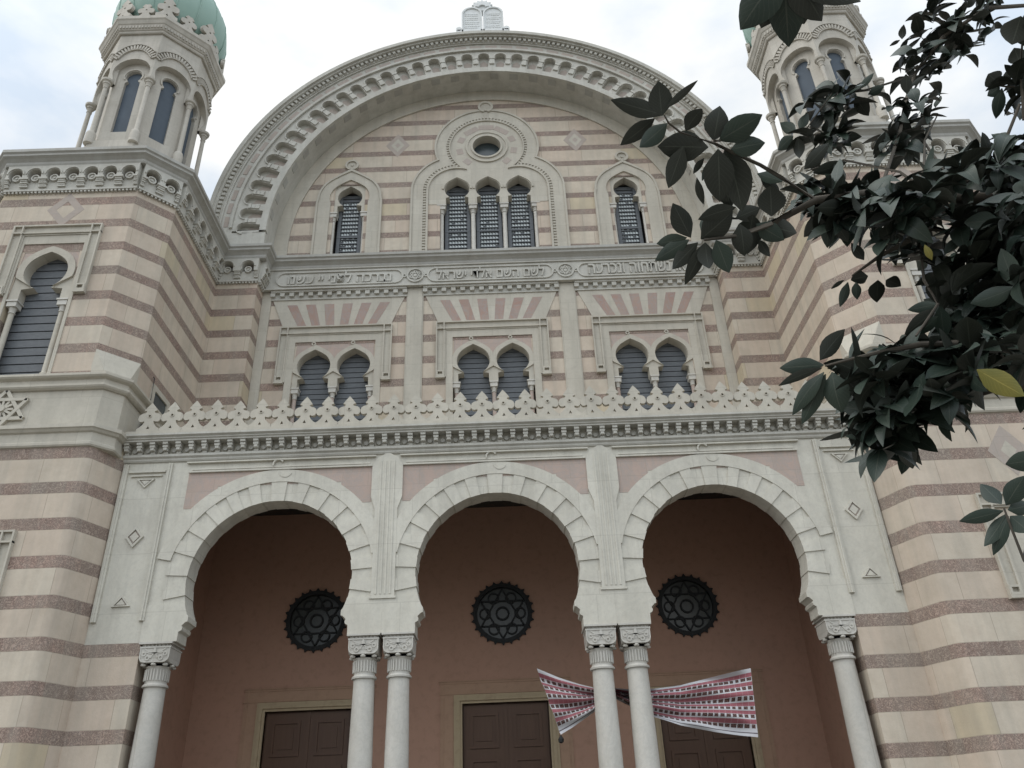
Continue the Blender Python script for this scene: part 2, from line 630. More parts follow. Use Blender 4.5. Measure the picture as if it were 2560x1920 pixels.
def tube(bm, pts, r0, r1=None, n=7):
    r1 = r0 if r1 is None else r1
    rings = []
    m = len(pts)
    for i, p in enumerate(pts):
        p = Vector(p)
        d = (Vector(pts[min(i + 1, m - 1)]) - Vector(pts[max(i - 1, 0)])).normalized()
        a = d.orthogonal().normalized()
        b = d.cross(a)
        r = r0 + (r1 - r0) * i / max(1, m - 1)
        rings.append([bm.verts.new(p + (a * math.cos(2 * PI * k / n) + b * math.sin(2 * PI * k / n)) * r) for k in range(n)])
    for a, b in zip(rings, rings[1:]):
        # match the nearest start so that the tube does not twist
        off = min(range(n), key=lambda s: (a[0].co - b[s].co).length)
        bb = b[off:] + b[:off]
        if (a[1].co - bb[1].co).length > (a[1].co - bb[-1].co).length:
            bb = [bb[0]] + bb[:0:-1]
        b[:] = bb
        for k in range(n):
            bm.faces.new((a[k], a[(k + 1) % n], b[(k + 1) % n], b[k]))
    bm.faces.new(rings[0][::-1])
    bm.faces.new(rings[-1])


def NB():
    return bmesh.new()


def empty(name, loc=(0, 0, 0)):
    o = bpy.data.objects.new(name, None)
    COL.objects.link(o)
    o.location = loc
    return o


# ------------------------------------------------------------------ ground
bm = NB()
g = [bm.verts.new(p) for p in ((-600, -600, 0), (600, -600, 0), (600, 900, 0), (-600, 900, 0))]
bm.faces.new(g)
o = obj('ground', bm, 'gravel')
o['kind'] = 'structure'
bm = NB()
box(bm, -16, 16, -6, 13.2, -0.2, 0.004)
o = obj('pavement', bm, 'floor')
o['kind'] = 'structure'

# ------------------------------------------------------------------ the synagogue
SY = empty('synagogue', (0, 14.58, 0))
SY['label'] = 'striped cream and pink stone synagogue with three horseshoe arches and round gable'
SY['category'] = 'synagogue'
PINV = Matrix.Translation((0, -14.58, 0))


def part(name, bm, mat, parent=None, smooth=None, label=None):
    """a mesh built in world coordinates, hung under the synagogue (or one of its parts)"""
    bm.transform(PINV)
    return obj(name, bm, mat, parent or SY, smooth, label)


BAY = 4.2
A, B, TY, C, TF = 14.58, 18.0, 18.3, 17.45, 13.84     # arcade, upper wall, lunette, piers, tower fronts
FLOOR = 0.75

# --- porch: wall with the three arches
R, ZC = 1.52, 6.04


def porch_notch(cx, r=R, grow=0.0):
    rr = r + grow
    prof = [(1.50, 4.97), (1.50, 5.13), (1.45, 5.16), (1.44, 5.20), (1.46, 5.24), (1.40, 5.30), (1.365, 5.31), (1.365, 5.40)]
    prof = [(x + grow, z) for x, z in prof]
    a = math.degrees(math.asin((5.40 - ZC) / rr))
    arc = arcpts(cx, ZC, rr, a, 180 - a, 44)
    return [(cx - x, z) for x, z in prof] + arc[::-1] + [(cx + x, z) for x, z in prof[::-1]]


bm = NB()
plate(bm, [notched(-7.36, 7.36, 4.97, 8.85, [porch_notch(c, R, 0.0) for c in (-BAY, 0, BAY)])], A, A + 0.42)
part('arcade_wall', bm, 'marble')
# jamb walls under the outer ends of the arcade
for s in (-1, 1):
    bm = NB()
    a, b = sorted((s * 6.33, s * 7.45))
    box(bm, a, b, A - 0.004, A + 0.45, 0, 4.967)
    part('jamb_wall', bm, 'lower')

# archivolts: an outer band and alternating raised wedge stones
for c in (-BAY, 0, BAY):
    bm = NB()
    ring(bm, c, ZC, 1.905, 2.16, A - 0.034, A - 0.003, 12, 168, 40)
    amin = -15.5
    st = 13.6
    k = 0
    spans = [(90 - 4.6, 90 + 4.6)]
    for k in range(0, 9):
        a0 = 90 - 4.6 - 6.8 - k * st
        a1 = a0 - 6.8
        if a1 < amin:
            a1 = amin
        if a0 > amin:
            spans.append((a1, a0))
            spans.append((180 - a0, 180 - a1))
    for a0, a1 in spans:
        ring(bm, c, ZC, R - 0.014, 1.905, A - 0.024, A + 0.41, a0, a1, 4)
    pr = [(1.50, 4.971), (1.50, 5.13), (1.45, 5.16), (1.44, 5.20), (1.46, 5.24), (1.40, 5.30), (1.365, 5.31), (1.365, 5.40)]
    pr += [(R * math.cos(math.radians(q)), ZC + R * math.sin(math.radians(q))) for q in (-23, -20, -17.8, -15.8)]
    for sx in (-1, 1):                                # flush springers below the last wedge
        lim = 2.0995 if c * sx <= 0.01 or c == 0 else 2.16
        z_top = ZC + R * math.sin(math.radians(-15.8))
        plate(bm, [[(c + sx * x, z) for x, z in pr] + [(c + sx * lim, z_top), (c + sx * lim, 4.971)]], A - .0236, A - .001)
    part('archivolt', bm, 'marble')
    bm = NB()
    for sx in (-1, 1):
        u0, u1 = sorted((c + sx * 1.20, c + sx * 1.80))
        plate(bm, [[(u0, 7.46), (u1, 7.46), (u1, 8.20), (u0, 8.20)]], A - 0.006, A + 0.01)
    box(bm, c - 1.80, c + 1.80, A - 0.0055, A + 0.01, 7.9, 8.20)
    part('spandrel_panel', bm, 'pink')
    bm = NB()                                        # fillets over the arch and the knot at its crown
    box(bm, c - 1.80, c + 1.80, A - 0.05, A - 0.002, 8.20, 8.235)
    box(bm, c - 1.74, c + 1.74, A - 0.035, A - 0.0015, 8.255, 8.285)
    box(bm, c - 1.86, c + 1.86, A - 0.06, A - 0.001, 8.40, 8.43)
    pts = [(c - 0.06, 8.24), (c - 0.20, 8.26), (c - 0.26, 8.34), (c - 0.20, 8.42), (c - 0.02, 8.40)]
    ring(bm, c - 0.06, 8.315, 0.085, 0.115, A - 0.052, A - 0.001, 30, 200, 12)
    ring(bm, c + 0.10, 8.16, 0.10, 0.13, A - 0.045, A - 0.03, 190, 340, 12)
    part('arch_moulding', bm, 'marble')
# pilaster strips between the arches
for c in (-BAY / 2, BAY / 2):
    bm = NB()
    plate(bm, [[(c - .215, 5.62), (c + .215, 5.62), (c + .215, 7.30), (c + .30, 7.55), (c + .30, 8.2), (c + .215, 8.36),
                (c + .05, 8.46), (c - .05, 8.46), (c - .215, 8.36), (c - .30, 8.2), (c - .30, 7.55), (c - .215, 7.30)]], A - 0.040, A - 0.002)
    for dx in (-.13, -.04, .04, .13):
        box(bm, c + dx - .016, c + dx + .016, A - 0.052, A - 0.039, 5.66, 8.3)
    box(bm, c - .24, c + .24, A - 0.050, A - 0.001, 5.58, 5.62)
    part('pilaster', bm, 'marble')
# end bands with the incised lozenge and triangles
for s in (-1, 1):
    c = s * 6.82
    bm = NB()
    for dx in (-.43, .43):
        box(bm, c + dx - .05, c + dx + .05, A - 0.05, A - 0.002, 5.35, 8.42)
        box(bm, c + dx - .012, c + dx + .012, A - 0.07, A - 0.049, 5.35, 8.42)
    box(bm, c - .36, c + .36, A - 0.045, A - 0.0015, 8.24, 8.275)
    box(bm, c - .30, c + .30, A - 0.04, A - 0.0015, 8.16, 8.185)
    part('pilaster', bm, 'marble')
    bm = NB()
    w = .17

    def frame(outer, k):
        cx = sum(p[0] for p in outer) / len(outer)
        cz = sum(p[1] for p in outer) / len(outer)
        inner = [(cx + (x - cx) * k, cz + (z - cz) * k) for x, z in outer]
        return inner
    for outer in ([(c, 7.13), (c - w, 6.93), (c, 6.72), (c + w, 6.93)],
                  [(c - w, 8.10), (c, 7.92), (c + w, 8.10)],
                  [(c - w, 5.62), (c + w, 5.62), (c, 5.82)]):
        bm = NB()
        plate(bm, [outer, frame(outer, .72)], A - 0.04, A - 0.002)
        plate(bm, [frame(outer, .50)], A - 0.03, A - 0.0025)
        lr = part('lozenge_relief', bm, 'marble')
        bm = NB()
        plate(bm, [frame(outer, .70)], A - 0.012, A - 0.0022)
        part('lozenge_inlay', bm, 'blush', lr)

# porch cornice with modillions
bm = NB()
prof = [(-0.1, 8.46), (0.03, 8.46), (0.05, 8.49), (0.05, 8.52), (0.09, 8.55), (0.09, 8.60), (-0.02, 8.60), (-0.02, 8.83), (0.22, 8.83),
        (0.22, 8.86), (0.25, 8.875), (0.24, 8.90), (0.29, 8.93), (0.29, 8.97), (0.22, 8.985), (-0.1, 8.985)]
sweep(bm, prof, [(-7.40, A), (7.40, A)])
n = 58
for i in range(n):
    x = -7.27 + 14.54 * i / (n - 1)
    box(bm, x - .050, x + .050, A - 0.200, A + 0.03, 8.775, 8.827)
    box(bm, x - .050, x + .050, A - 0.175, A + 0.03, 8.715, 8.765)
    box(bm, x - .046, x + .046, A - 0.140, A + 0.03, 8.655, 8.706)
    box(bm, x - .034, x + .034, A - 0.165, A + 0.03, 8.66, 8.826)
    box(bm, x - .040, x + .040, A - 0.09, A + 0.03, 8.603, 8.648)
    if i < n - 1:
        disc(bm, x + 14.54 / (n - 1) / 2, 8.705, .048, A - 0.04, A + 0.04, n=8)
part('porch_cornice', bm, 'carved')

# parapet: a rail and its openwork fleurons
bm = NB()
box(bm, -7.36, 7.36, A - 0.23, A - 0.03, 8.988, 9.055)
rail = part('parapet', bm, 'cream')
half = [(.2225, 0), (.2225, .085), (.17, .12), (.12, .175), (.088, .235), (.098, .262), (.125, .25), (.165, .243), (.20, .262),
        (.2215, .30), (.2222, .35), (.207, .40), (.165, .435), (.105, .45), (.078, .47), (.075, .49), (.128, .512), (.07, .60), (0, .69)]


def fleuron(bm, T, sc=1.0):
    pts = [(x * sc, z * sc) for x, z in half]
    loop = [(-x, z) for x, z in pts[:-1]][::1] + [pts[-1]] + pts[:-1][::-1]
    hole = [(.026 * sc * math.cos(2 * PI * i / 8), (.375 + .026 * math.sin(2 * PI * i / 8)) * sc) for i in range(8)]
    tri = [(-.035 * sc, .08 * sc), (.035 * sc, .08 * sc), (0, .15 * sc)]
    plate(bm, [loop, hole, tri], -0.04 * sc, 0.04 * sc, T)
    ring(bm, 0, .375 * sc, .026 * sc, .042 * sc, -0.056 * sc, -0.039 * sc, 0, 360, 8, T)


NFL = 32
proto = None
for i in range(NFL):
    x = -6.93 + 13.86 * i / (NFL - 1)
    if proto is None:
        bm = NB()
        fleuron(bm, lambda u, v, d: (u, d, v))
        proto = obj('fleuron', bm, 'cream', rail)
        f = proto
    else:
        f = proto.copy()
        COL.objects.link(f)
        f.parent = rail
    f.location = (x, -0.13, 9.056)
    jr = random.Random(i * 7 + 3)
    f.scale = (1, 1, jr.uniform(.965, 1.02))
    f.rotation_euler = (jr.uniform(-.05, .03), jr.uniform(-.022, .022), jr.uniform(-.04, .04))

# porch columns
def make_column(x):
    bm = NB()
    cy = A + 0.24
    z0 = FLOOR
    lathe(bm, [(0.205, 0.35), (0.208, 1.3), (0.203, 2.3), (0.182, 4.235 - z0)], (x, cy, z0), 28)
    shaft = part('column', bm, 'column', smooth=35)
    bm = NB()
    lathe(bm, [(0.30, 0.0), (0.30, 0.12), (0.285, 0.13), (0.30, 0.17), (0.295, 0.22), (0.24, 0.25), (0.235, 0.28), (0.25, 0.31), (0.245, 0.34), (0.2, 0.352)],
          (x, cy, z0), 28)
    part('column_base', bm, 'column', shaft, smooth=35)
    bm = NB()
    T = lambda u, v, d: (x + u, cy + d, v)
    lathe(bm, [(.182, 4.232), (.218, 4.235), (.222, 4.262), (.20, 4.285), (.185, 4.30), (.188, 4.45), (.196, 4.545), (.215, 4.575)], (x, cy, 0), 24)
    for i in range(12):                              # tongue leaves of the neck
        a = 2 * PI * i / 12
        px, py = x + .197 * math.cos(a), cy + .197 * math.sin(a)
        t = Vector((-math.sin(a), math.cos(a)))
        for k in (-1, 1):
            q = Vector((px, py)) + t * .045 * k * .55
            box(bm, q[0] - .011, q[0] + .011, q[1] - .011, q[1] + .011, 4.34, 4.53)
    for i in range(8):                               # curled leaf tips
        a = 2 * PI * i / 8
        rr = .235 if i % 2 == 0 else .27
        lathe(bm, [(0.008, -.022), (.042, -.012), (.05, .008), (.03, .03), (.006, .036)], (x + rr * math.cos(a), cy + rr * math.sin(a), 4.59), 10)
    # block with rounded lower corners
    w = .262
    pr = [(-w, 4.885)] + [(-w + .1 - .1 * math.cos(t), 4.625 + .1 - .1 * math.sin(t)) for t in [PI / 2 * i / 5 for i in range(6)]] + \
         [(w - .1 + .1 * math.sin(t), 4.625 + .1 - .1 * math.cos(t)) for t in [PI / 2 * i / 5 for i in range(6)]] + [(w, 4.885)]
    plate(bm, [pr], -w + .01, w - .01, T)
    T2 = lambda u, v, d: (x + d, cy + u, v)
    plate(bm, [[(u * .985, v) for u, v in pr]], -w + .004, w - .004, T2)
    # carved face: border, palmette and scrolls
    for Tq, dd in ((T, -w + .01), ):
        ins = [(u * .93, 4.885 + (v - 4.885) * .95) for u, v in pr]
        plate(bm, [pr, ins], dd - .018, dd - .001, Tq)
        for sx in (-1, 1):
            ring(bm, sx * .115, 4.70, .022, .042, dd - .02, dd - .001, 0, 360, 12, Tq)
            ring(bm, sx * .185, 4.765, .02, .038, dd - .02, dd - .001, 0, 360, 12, Tq)
            for k, (e, r) in enumerate((((.19, 4.86), .02), ((.15, 4.80), .018), ((.06, 4.70), .016))):
                band(bm, [(0.0, 4.78), (sx * e[0] * .5, 4.80 + k * -.02), (sx * e[0], e[1])], .02, dd - .018, dd - .001, Tq)
        plate(bm, [[(-.03, 4.79), (.03, 4.79), (.022, 4.85), (0, 4.88), (-.022, 4.85)]], dd - .03, dd - .001, Tq)
    # mouldings and abacus
    box(bm, -.272, .272, -.272, .272, 4.868, 4.896, T)
    plate(bm, [[(-.235, 4.896), (.235, 4.896), (.25, 4.935), (-.25, 4.935)]], -.235, .235, T)
    for i in range(7):
        u = -.195 + .39 * i / 6
        box(bm, u - .016, u + .016, -.252, -.23, 4.898, 4.933, T)
        Tq = lambda a, v, d: (x + d, cy + a, v)
        box(bm, u - .016, u + .016, -.252, -.23, 4.898, 4.933, Tq)
        box(bm, u - .016, u + .016, .23, .252, 4.898, 4.933, Tq)
    box(bm, -.292, .292, -.30, .30, 4.934, 4.966, T)
    part('capital', bm, 'column', shaft, smooth=30)
    return shaft


first = make_column(-6.05)
for x in (-2.40, -1.79, 1.79, 2.40, 6.05):
    copy_tree(first, SY, (x + 6.05, 0, 0))

# porch inside: floor, steps, back wall, vaults
bm = NB()
box(bm, -7.6, 7.6, 14.0, 18.6, -0.1, FLOOR)
for i in range(4):
    box(bm, -7.3, 7.3, 14.0 - .34 * (i + 1), 14.0 - .34 * i + .001, -0.1, FLOOR - .15 * (i + 1))
part('porch_floor', bm, 'floor')
BW = 18.5
doors = (-BAY, 0.03, BAY + 0.05)
OC = 6.22
bm = NB()
nn = []
for c in doors:
    nn.append([(c - .93, FLOOR), (c - .93, 4.31), (c + .93, 4.31), (c + .93, FLOOR)])
hl = [[(c + .62 * math.cos(2 * PI * i / 32), OC + .62 * math.sin(2 * PI * i / 32)) for i in range(32)] for c in doors]
plate(bm, [notched(-7.6, 7.6, FLOOR, 8.85, nn)] + hl, BW, BW + .5)
part('porch_wall', bm, 'plaster')
for s in (-1, 1):
    bm = NB()
    a, b = sorted((s * 6.75, s * 7.5))
    box(bm, a, b, A + .43, BW - .001, FLOOR, 8.778)
    part('porch_side_wall', bm, 'plaster')
bm = NB()
box(bm, -7.4, 7.4, A + .421, BW - .002, 8.78, 8.85)
part('porch_ceiling', bm, 'vault')
bm = NB()
box(bm, -7.4, 7.4, A + .05, 18.2, 8.855, 8.97)
part('porch_roof', bm, 'cream')

for c in doors:                                       # doors, their frames and painted surrounds
    bm = NB()
    box(bm, c - .93, c + .93, BW + .12, BW + .2, FLOOR, 4.31)
    for sx in (-1, 1):
        u0, u1 = sorted((c + sx * .03, c + sx * .90))
        box(bm, u0, u1, BW + .07, BW + .121, FLOOR + .02, 4.28)
        for z0, z1 in ((3.42, 4.12), (2.2, 3.22), (1.0, 2.0)):
            a, b = sorted((c + sx * .16, c + sx * .77))
            plate(bm, [rect(a, z0, b, z1), rect(a + .06, z0 + .06, b - .06, z1 - .06)], BW + .04, BW + .071)
            box(bm, a + .14, b - .14, BW + .05, BW + .071, z0 + .14, z1 - .14)
    box(bm, c - .035, c + .035, BW + .05, BW + .072, FLOOR, 4.29)
    d = part('door', bm, 'wood')
    bm = NB()
    for w0, w1, dd, zt in ((.93, .985, .04, 4.365), (.985, 1.05, .075, 4.43), (1.05, 1.11, .05, 4.49)):
        plate(bm, [[(c - w1, FLOOR), (c - w0, FLOOR), (c - w0, zt - (w1 - w0)), (c + w0, zt - (w1 - w0)), (c + w0, FLOOR), (c + w1, FLOOR), (c + w1, zt), (c - w1, zt)]],
              BW - dd, BW + .1)
    part('door_frame', bm, 'surround', d)
    bm = NB()
    w0, w1, zt = 1.113, 1.40, 4.78
    plate(bm, [[(c - w1, FLOOR), (c - w0, FLOOR), (c - w0, 4.493), (c + w0, 4.493), (c + w0, FLOOR), (c + w1, FLOOR), (c + w1, zt), (c - w1, zt)]], BW - .022, BW + .05)
    for z in (4.50, 4.72, 4.765):
        box(bm, c - w1 - .03, c + w1 + .03, BW - .035, BW - .021, z, z + .02)
    for sx in (-1, 1):
        box(bm, c + sx * 1.33 - .01, c + sx * 1.33 + .01, BW - .032, BW - .021, FLOOR, 4.75)
    part('door_surround', bm, 'panelstone', d)

for c in doors:                                       # round tracery windows over the doors
    bm = NB()
    ring(bm, c, OC, .58, .67, BW - .05, BW + .06, 0, 360, 40)
    for i in range(24):
        a = 2 * PI * i / 24
        p = [(c + .665 * math.cos(a - .07), OC + .665 * math.sin(a - .07)), (c + .73 * math.cos(a), OC + .73 * math.sin(a)), (c + .665 * math.cos(a + .07), OC + .665 * math.sin(a + .07))]
        plate(bm, [p], BW - .06, BW - .02)
    w = part('rose_window', bm, 'iron', smooth=30)
    bm = NB()
    for k in (0, 1):
        tri = [(c + .56 * math.cos(PI / 2 + k * PI + 2 * PI * j / 3), OC + .56 * math.sin(PI / 2 + k * PI + 2 * PI * j / 3)) for j in range(3)]
        for j in range(3):
            band(bm, [tri[j], tri[(j + 1) % 3]], .035, BW + .030 - .004 * k, BW + .058)
    for i in range(6):
        a = PI / 2 + 2 * PI * i / 6
        ring(bm, c + .40 * math.cos(a + PI / 6), OC + .40 * math.sin(a + PI / 6), .10, .135, BW + .028, BW + .057, 0, 360, 14)
    ring(bm, c, OC, .12, .16, BW + .024, BW + .056, 0, 360, 16)
    part('window_tracery', bm, 'iron', w)
    bm = NB()
    disc(bm, c, OC, .6, BW + .06, BW + .09, n=32)
    part('window_pane', bm, 'rosepane', w)

# --- upper wall with three pairs of windows
CX = (-4.17, 0.0, 4.17)
WZ0 = 9.75
bm = NB()
nts = []
for c in CX:
    nts.append([(c - 1.06, WZ0), (c - 1.06, 12.02), (c - 1.02, 13.35), (c + 1.02, 13.35), (c + 1.06, 12.02), (c + 1.06, WZ0)])
plate(bm, [notched(-6.27, 6.27, WZ0, 15.1, nts)], B, B + .45)
box(bm, -6.27, 6.27, B + .001, B + .45, 8.9, WZ0 - .001)
part('upper_wall', bm, 'upper')
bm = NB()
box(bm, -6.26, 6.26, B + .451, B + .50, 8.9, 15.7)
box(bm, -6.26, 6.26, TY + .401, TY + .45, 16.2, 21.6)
part('dark_backing', bm, 'dark')  # added unseen sheet: blocks sky behind the panes, dark as an unlit interior


def louvre_pane(cx, z0, z1, hw, y, parent, arch=None, step=0.155, T=TXZ, glass=False):
    """frame of dark slats; with glass=True pale leaded panes show between them"""
    bm = NB()
    box(bm, cx - hw, cx + hw, y + .05, y + .07, z0, z1, T)
    z = z0 + .02
    while z < z1 - .05:
        box(bm, cx - hw + .02, cx + hw - .02, y + .012, y + .05, z, z + step * .86, T)
        z += step
    for sx in (-1, 1):
        box(bm, cx + sx * (hw - .025) - .025, cx + sx * (hw - .025) + .025, y, y + .055, z0, z1, T)
    return part('window_pane', bm, 'slate', parent)


def glazed_pane(cx, z0, z1, hw, y, parent):
    bm = NB()
    box(bm, cx - hw, cx + hw, y + .05, y + .07, z0, z1)
    z = z0 + .04
    i = 0
    while z < z1 - .1:
        box(bm, cx - hw, cx + hw, y + .01, y + .051, z, z + .022)
        i += 1
        z += .148
    for sx in (-1, 1):
        box(bm, cx + sx * (hw - .05) - .05, cx + sx * (hw - .05) + .05, y, y + .055, z0, z1)
    box(bm, cx - hw, cx + hw, y - .005, y + .052, z0 + .40 * (z1 - z0), z0 + .40 * (z1 - z0) + .06)
    p = part('window_pane', bm, 'slate', parent)
    bm = NB()
    z = z0 + .075
    rnd = random.Random(int(cx * 100))
    while z < z0 + .86 * (z1 - z0):
        k = 6
        w = (2 * hw - .24) / k
        for j in range(k):
            u = cx - hw + .12 + w * (j + .5)
            if rnd.random() < .93:
                plate(bm, [[(u - w * .4, z), (u + w * .4, z), (u + w * .3, z + .055), (u - w * .3, z + .055)]], y + .03, y + .0505)
            plate(bm, [[(u - w * .45, z + .066), (u + w * .05, z + .066), (u - w * .2, z + .09)]], y + .03, y + .0505)
        z += .148
    part('leaded_glass', bm, 'glassbits', parent)
    return p


def colonnette(cx, y, z0, zc, parent, r=.05, T=None, mat='pink'):
    bm = NB()
    f = T or (lambda u, v, d: (u, d, v))
    c = f(cx, 0, y)
    lathe(bm, [(r * 1.5, 0), (r * 1.5, .06), (r * 1.1, .09), (r, .11), (r * .95, zc - z0 - .30)], (c[0], c[1], z0), 12)
    o1 = part('colonnette', bm, mat, parent, smooth=35)
    bm = NB()
    h = zc - z0
    lathe(bm, [(r * .95, h - .302), (r * 1.2, h - .30), (r * 1.2, h - .28), (r, h - .27), (r * 1.35, h - .16)], (c[0], c[1], z0), 12)
    k = r * 1.7
    box(bm, c[0] - k, c[0] + k, c[1] - k, c[1] + k, zc - .16, zc - .02)
    box(bm, c[0] - k * 1.2, c[0] + k * 1.2, c[1] - k * 1.2, c[1] + k * 1.2, zc - .04, zc - .001)
    part('window_capital', bm, 'column', parent, smooth=30)
    return o1


def alfiz(bm, cx, hw, zt, zb, y, w=.25, T=TXZ):
    """square moulded label round an arched window"""
    yy = (y - .03, y - .002)
    for (a, b, d) in ((0, .035, .085), (.035, .20, .03), (.20, .235, .075), (.235, .27, .045)):
        plate(bm, [[(cx - hw + a, zb), (cx - hw + b, zb), (cx - hw + b, zt - b), (cx + hw - b, zt - b), (cx + hw - b, zb), (cx + hw - a, zb),
                    (cx + hw - a, zt - a), (cx - hw + a, zt - a)]], y - d, y - .002, T)
    for sx in (-1, 1):                                # crossing fillets at the corners, little corbel feet
        c = cx + sx * (hw - .115)
        box(bm, c - .12, c + .12, y - .10, y - .001, zb - .055, zb - .004, T)
        plate(bm, [rect(c - .10, zb - .001, c + .10, zb + .17), rect(c - .06, zb + .045, c + .06, zb + .13)], y - .095, y - .0015, T)
        box(bm, cx + sx * (hw - .217) - .016, cx + sx * (hw - .217) + .016, y - .09, y - .003, zt - .26, zt - .004, T)
        u0, u1 = sorted((cx + sx * hw, cx + sx * (hw - .25)))
        box(bm, u0 + .004, u1, y - .088, y - .0035, zt - .235, zt - .20, T)


for ci, c in enumerate(CX):
    bm = NB()
    nts = [notch(c + s * .52, 12.68, .43, 12.33, .40, 12.06, point=.07) for s in (-1, 1)]
    plate(bm, [notched(c - 1.06, c + 1.06, 12.06, 13.36, nts)], B + .02, B + .30)
    for s in (-1, 1):                                 # raised arch rings
        a = shoe(c + s * .52, 12.68, .56, 12.50, 26, .09)
        b = shoe(c + s * .52, 12.68, .435, 12.33, 26, .07)
        lim = c
        a = [(min(x, lim) if s < 0 else max(x, lim), z) for x, z in a]
        plate(bm, [a + b[::-1]], B - .02, B + .021)
        ring(bm, c + s * .52 - .05, 13.36, .03, .06, B - .03, B + .02, 0, 360, 10)
    wd = part('window', bm, 'cream')
    bm = NB()
    plate(bm, [notched(c - 1.06, c + 1.06, 12.70, 13.42, [[(c + q * .52 - .50, 12.70)] + shoe(c + q * .52, 12.70, .50, 12.71, 20, .08)[::-1] + [(c + q * .52 + .50, 12.70)] for q in (-1, 1)])], B + .008, B + .019)
    part('spandrel_panel', bm, 'pink', wd)
    bm = NB()
    alfiz(bm, c, 1.50, 13.90, 12.20, B)
    box(bm, c - 1.24, c - 1.061, B - .028, B + .05, 9.8, 13.63)
    box(bm, c + 1.061, c + 1.24, B - .028, B + .05, 9.8, 13.63)
    box(bm, c - 1.06, c + 1.06, B - .027, B + .05, 13.42, 13.63)
    part('window_frame', bm, 'cream', wd)
    for s in (-1, 1):
        louvre_pane(c + s * .52, 9.8, 13.2, .50, B + .26, wd)
    for dx in (-.97, 0, .97):
        colonnette(c + dx, B + .12, 9.78, 12.06, wd, .055)
    # flat arch of alternating wedges
    bm = NB()
    zb_, zt_ = 13.915, 14.80
    plate(bm, [[(c - 1.45, zb_), (c + 1.45, zb_), (c + 1.80, zt_), (c - 1.80, zt_)]], B - .018, B + .01)
    fl = part('flat_arch', bm, 'cream')
    bm = NB()
    for k in range(6):
        t = -1 + 2 * (k + .5) / 6
        for (w0, w1) in ((.115, .135),):
            x0, x1 = c + t * 1.12, c + t * 1.52
            plate(bm, [[(x0 - w0, zb_ + .01), (x0 + w0, zb_ + .01), (x1 + w1, zt_ - .16), (x1 - w1, zt_ - .16)]], B - .022, B + .005)
    part('wedge_stone', bm, 'red', fl)
# pilaster strips of the upper wall
for c in (-2.085, 2.085):
    bm = NB()
    box(bm, c - .20, c + .20, B - .045, B - .002, 9.0, 15.06)
    box(bm, c - .23, c - .201, B - .03, B - .003, 9.0, 15.06)
    box(bm, c + .201, c + .23, B - .03, B - .003, 9.0, 15.06)
    part('pilaster', bm, 'cream')
for s in (-1, 1):
    bm = NB()
    a, b = sorted((s * 6.02, s * 6.268))
    box(bm, a, b, B - .05, B - .002, 9.0, 15.06)
    part('pilaster', bm, 'cream')
# dentil course under the inscription
bm = NB()
for c in CX:
    w = 1.86
    plate(bm, [[(c - w, 14.80), (c + w, 14.80), (c + w, 15.06), (c - w, 15.06)]], B - .025, B - .001)
    box(bm, c - w, c + w, B - .12, B - .026, 15.02, 15.075)
    box(bm, c - w, c + w, B - .05, B - .026, 14.80, 14.825)
    for i in range(15):
        x = c - w + .05 + (2 * w - .1) * i / 14
        box(bm, x - .062, x + .062, B - .10, B - .026, 14.90, 15.019)
part('dentil_course', bm, 'carved')

# inscription frieze with three tablets and two star bosses
bm = NB()
FZ0, FZ1 = 15.08, 15.79
box(bm, -6.26, 6.26, B - .13, B - .001, FZ0, FZ1)
box(bm, -6.26, 6.26, B - .17, B - .13, FZ0, FZ0 + .04)
box(bm, -6.26, 6.26, B - .17, B - .13, FZ1 - .05, FZ1)
ZM = 15.43
for c in CX:
    w, h = 1.76, .245
    def cart(w, h):
        return arcpts(c + w - h, ZM, h, -90, 90, 12) + arcpts(c - w + h, ZM, h, 90, 270, 12)
    plate(bm, [cart(w, h), cart(w - .045, h - .045)], B - .165, B - .129)
for c in (-2.085, 2.085):
    ring(bm, c, ZM, .195, .24, B - .17, B - .129, 0, 360, 24)
    for k in (0, 1):
        tri = [(c + .17 * math.cos(PI / 2 + k * PI + 2 * PI * j / 3), ZM + .17 * math.sin(PI / 2 + k * PI + 2 * PI * j / 3)) for j in range(3)]
        for j in range(3):
            band(bm, [tri[j], tri[(j + 1) % 3]], .03, B - .158 - .004 * k, B - .129)
    disc(bm, c, ZM, .05, B - .16, B - .129, n=10)
    for s in (-1, 1):
        ring(bm, c + s * .295, ZM, .03, .062, B - .16, B - .129, 0, 360, 12)
part('inscription_frieze', bm, 'carved')


def inscription(text, cx, cz, width, height):
    cu = bpy.data.curves.new('inscription', 'FONT')
    cu.body = text[::-1]
    cu.size = 1.0
    cu.extrude = 0.03
    cu.offset = 0.012
    to = bpy.data.objects.new('inscription_curve', cu)
    COL.objects.link(to)
    bpy.context.view_layer.update()
    me = bpy.data.meshes.new_from_object(to.evaluated_get(bpy.context.evaluated_depsgraph_get()))
    bpy.data.objects.remove(to)
    bpy.data.curves.remove(cu)
    xs = [v.co.x for v in me.vertices]
    ys = [v.co.y for v in me.vertices]
    x0, x1, y0, y1 = min(xs), max(xs), min(ys), max(ys)
    bm = NB()
    bm.from_mesh(me)
    bpy.data.meshes.remove(me)
    sx, sz = width / (x1 - x0), height / (y1 - y0)
    for v in bm.verts:
        v.co = Vector((cx + (v.co.x - (x0 + x1) / 2) * sx, B - .150 - v.co.z, cz + (v.co.y - (y0 + y1) / 2) * sz))
    return part('inscription', bm, 'carved')


inscription('נברכה לפני יי עשנו', -4.17, ZM, 2.85, .36)
inscription('לשם השם אלדי ישראל', 0.0, ZM, 3.0, .36)
inscription('באו נשתחוה ונכרעה', 4.17, ZM, 2.9, .34)

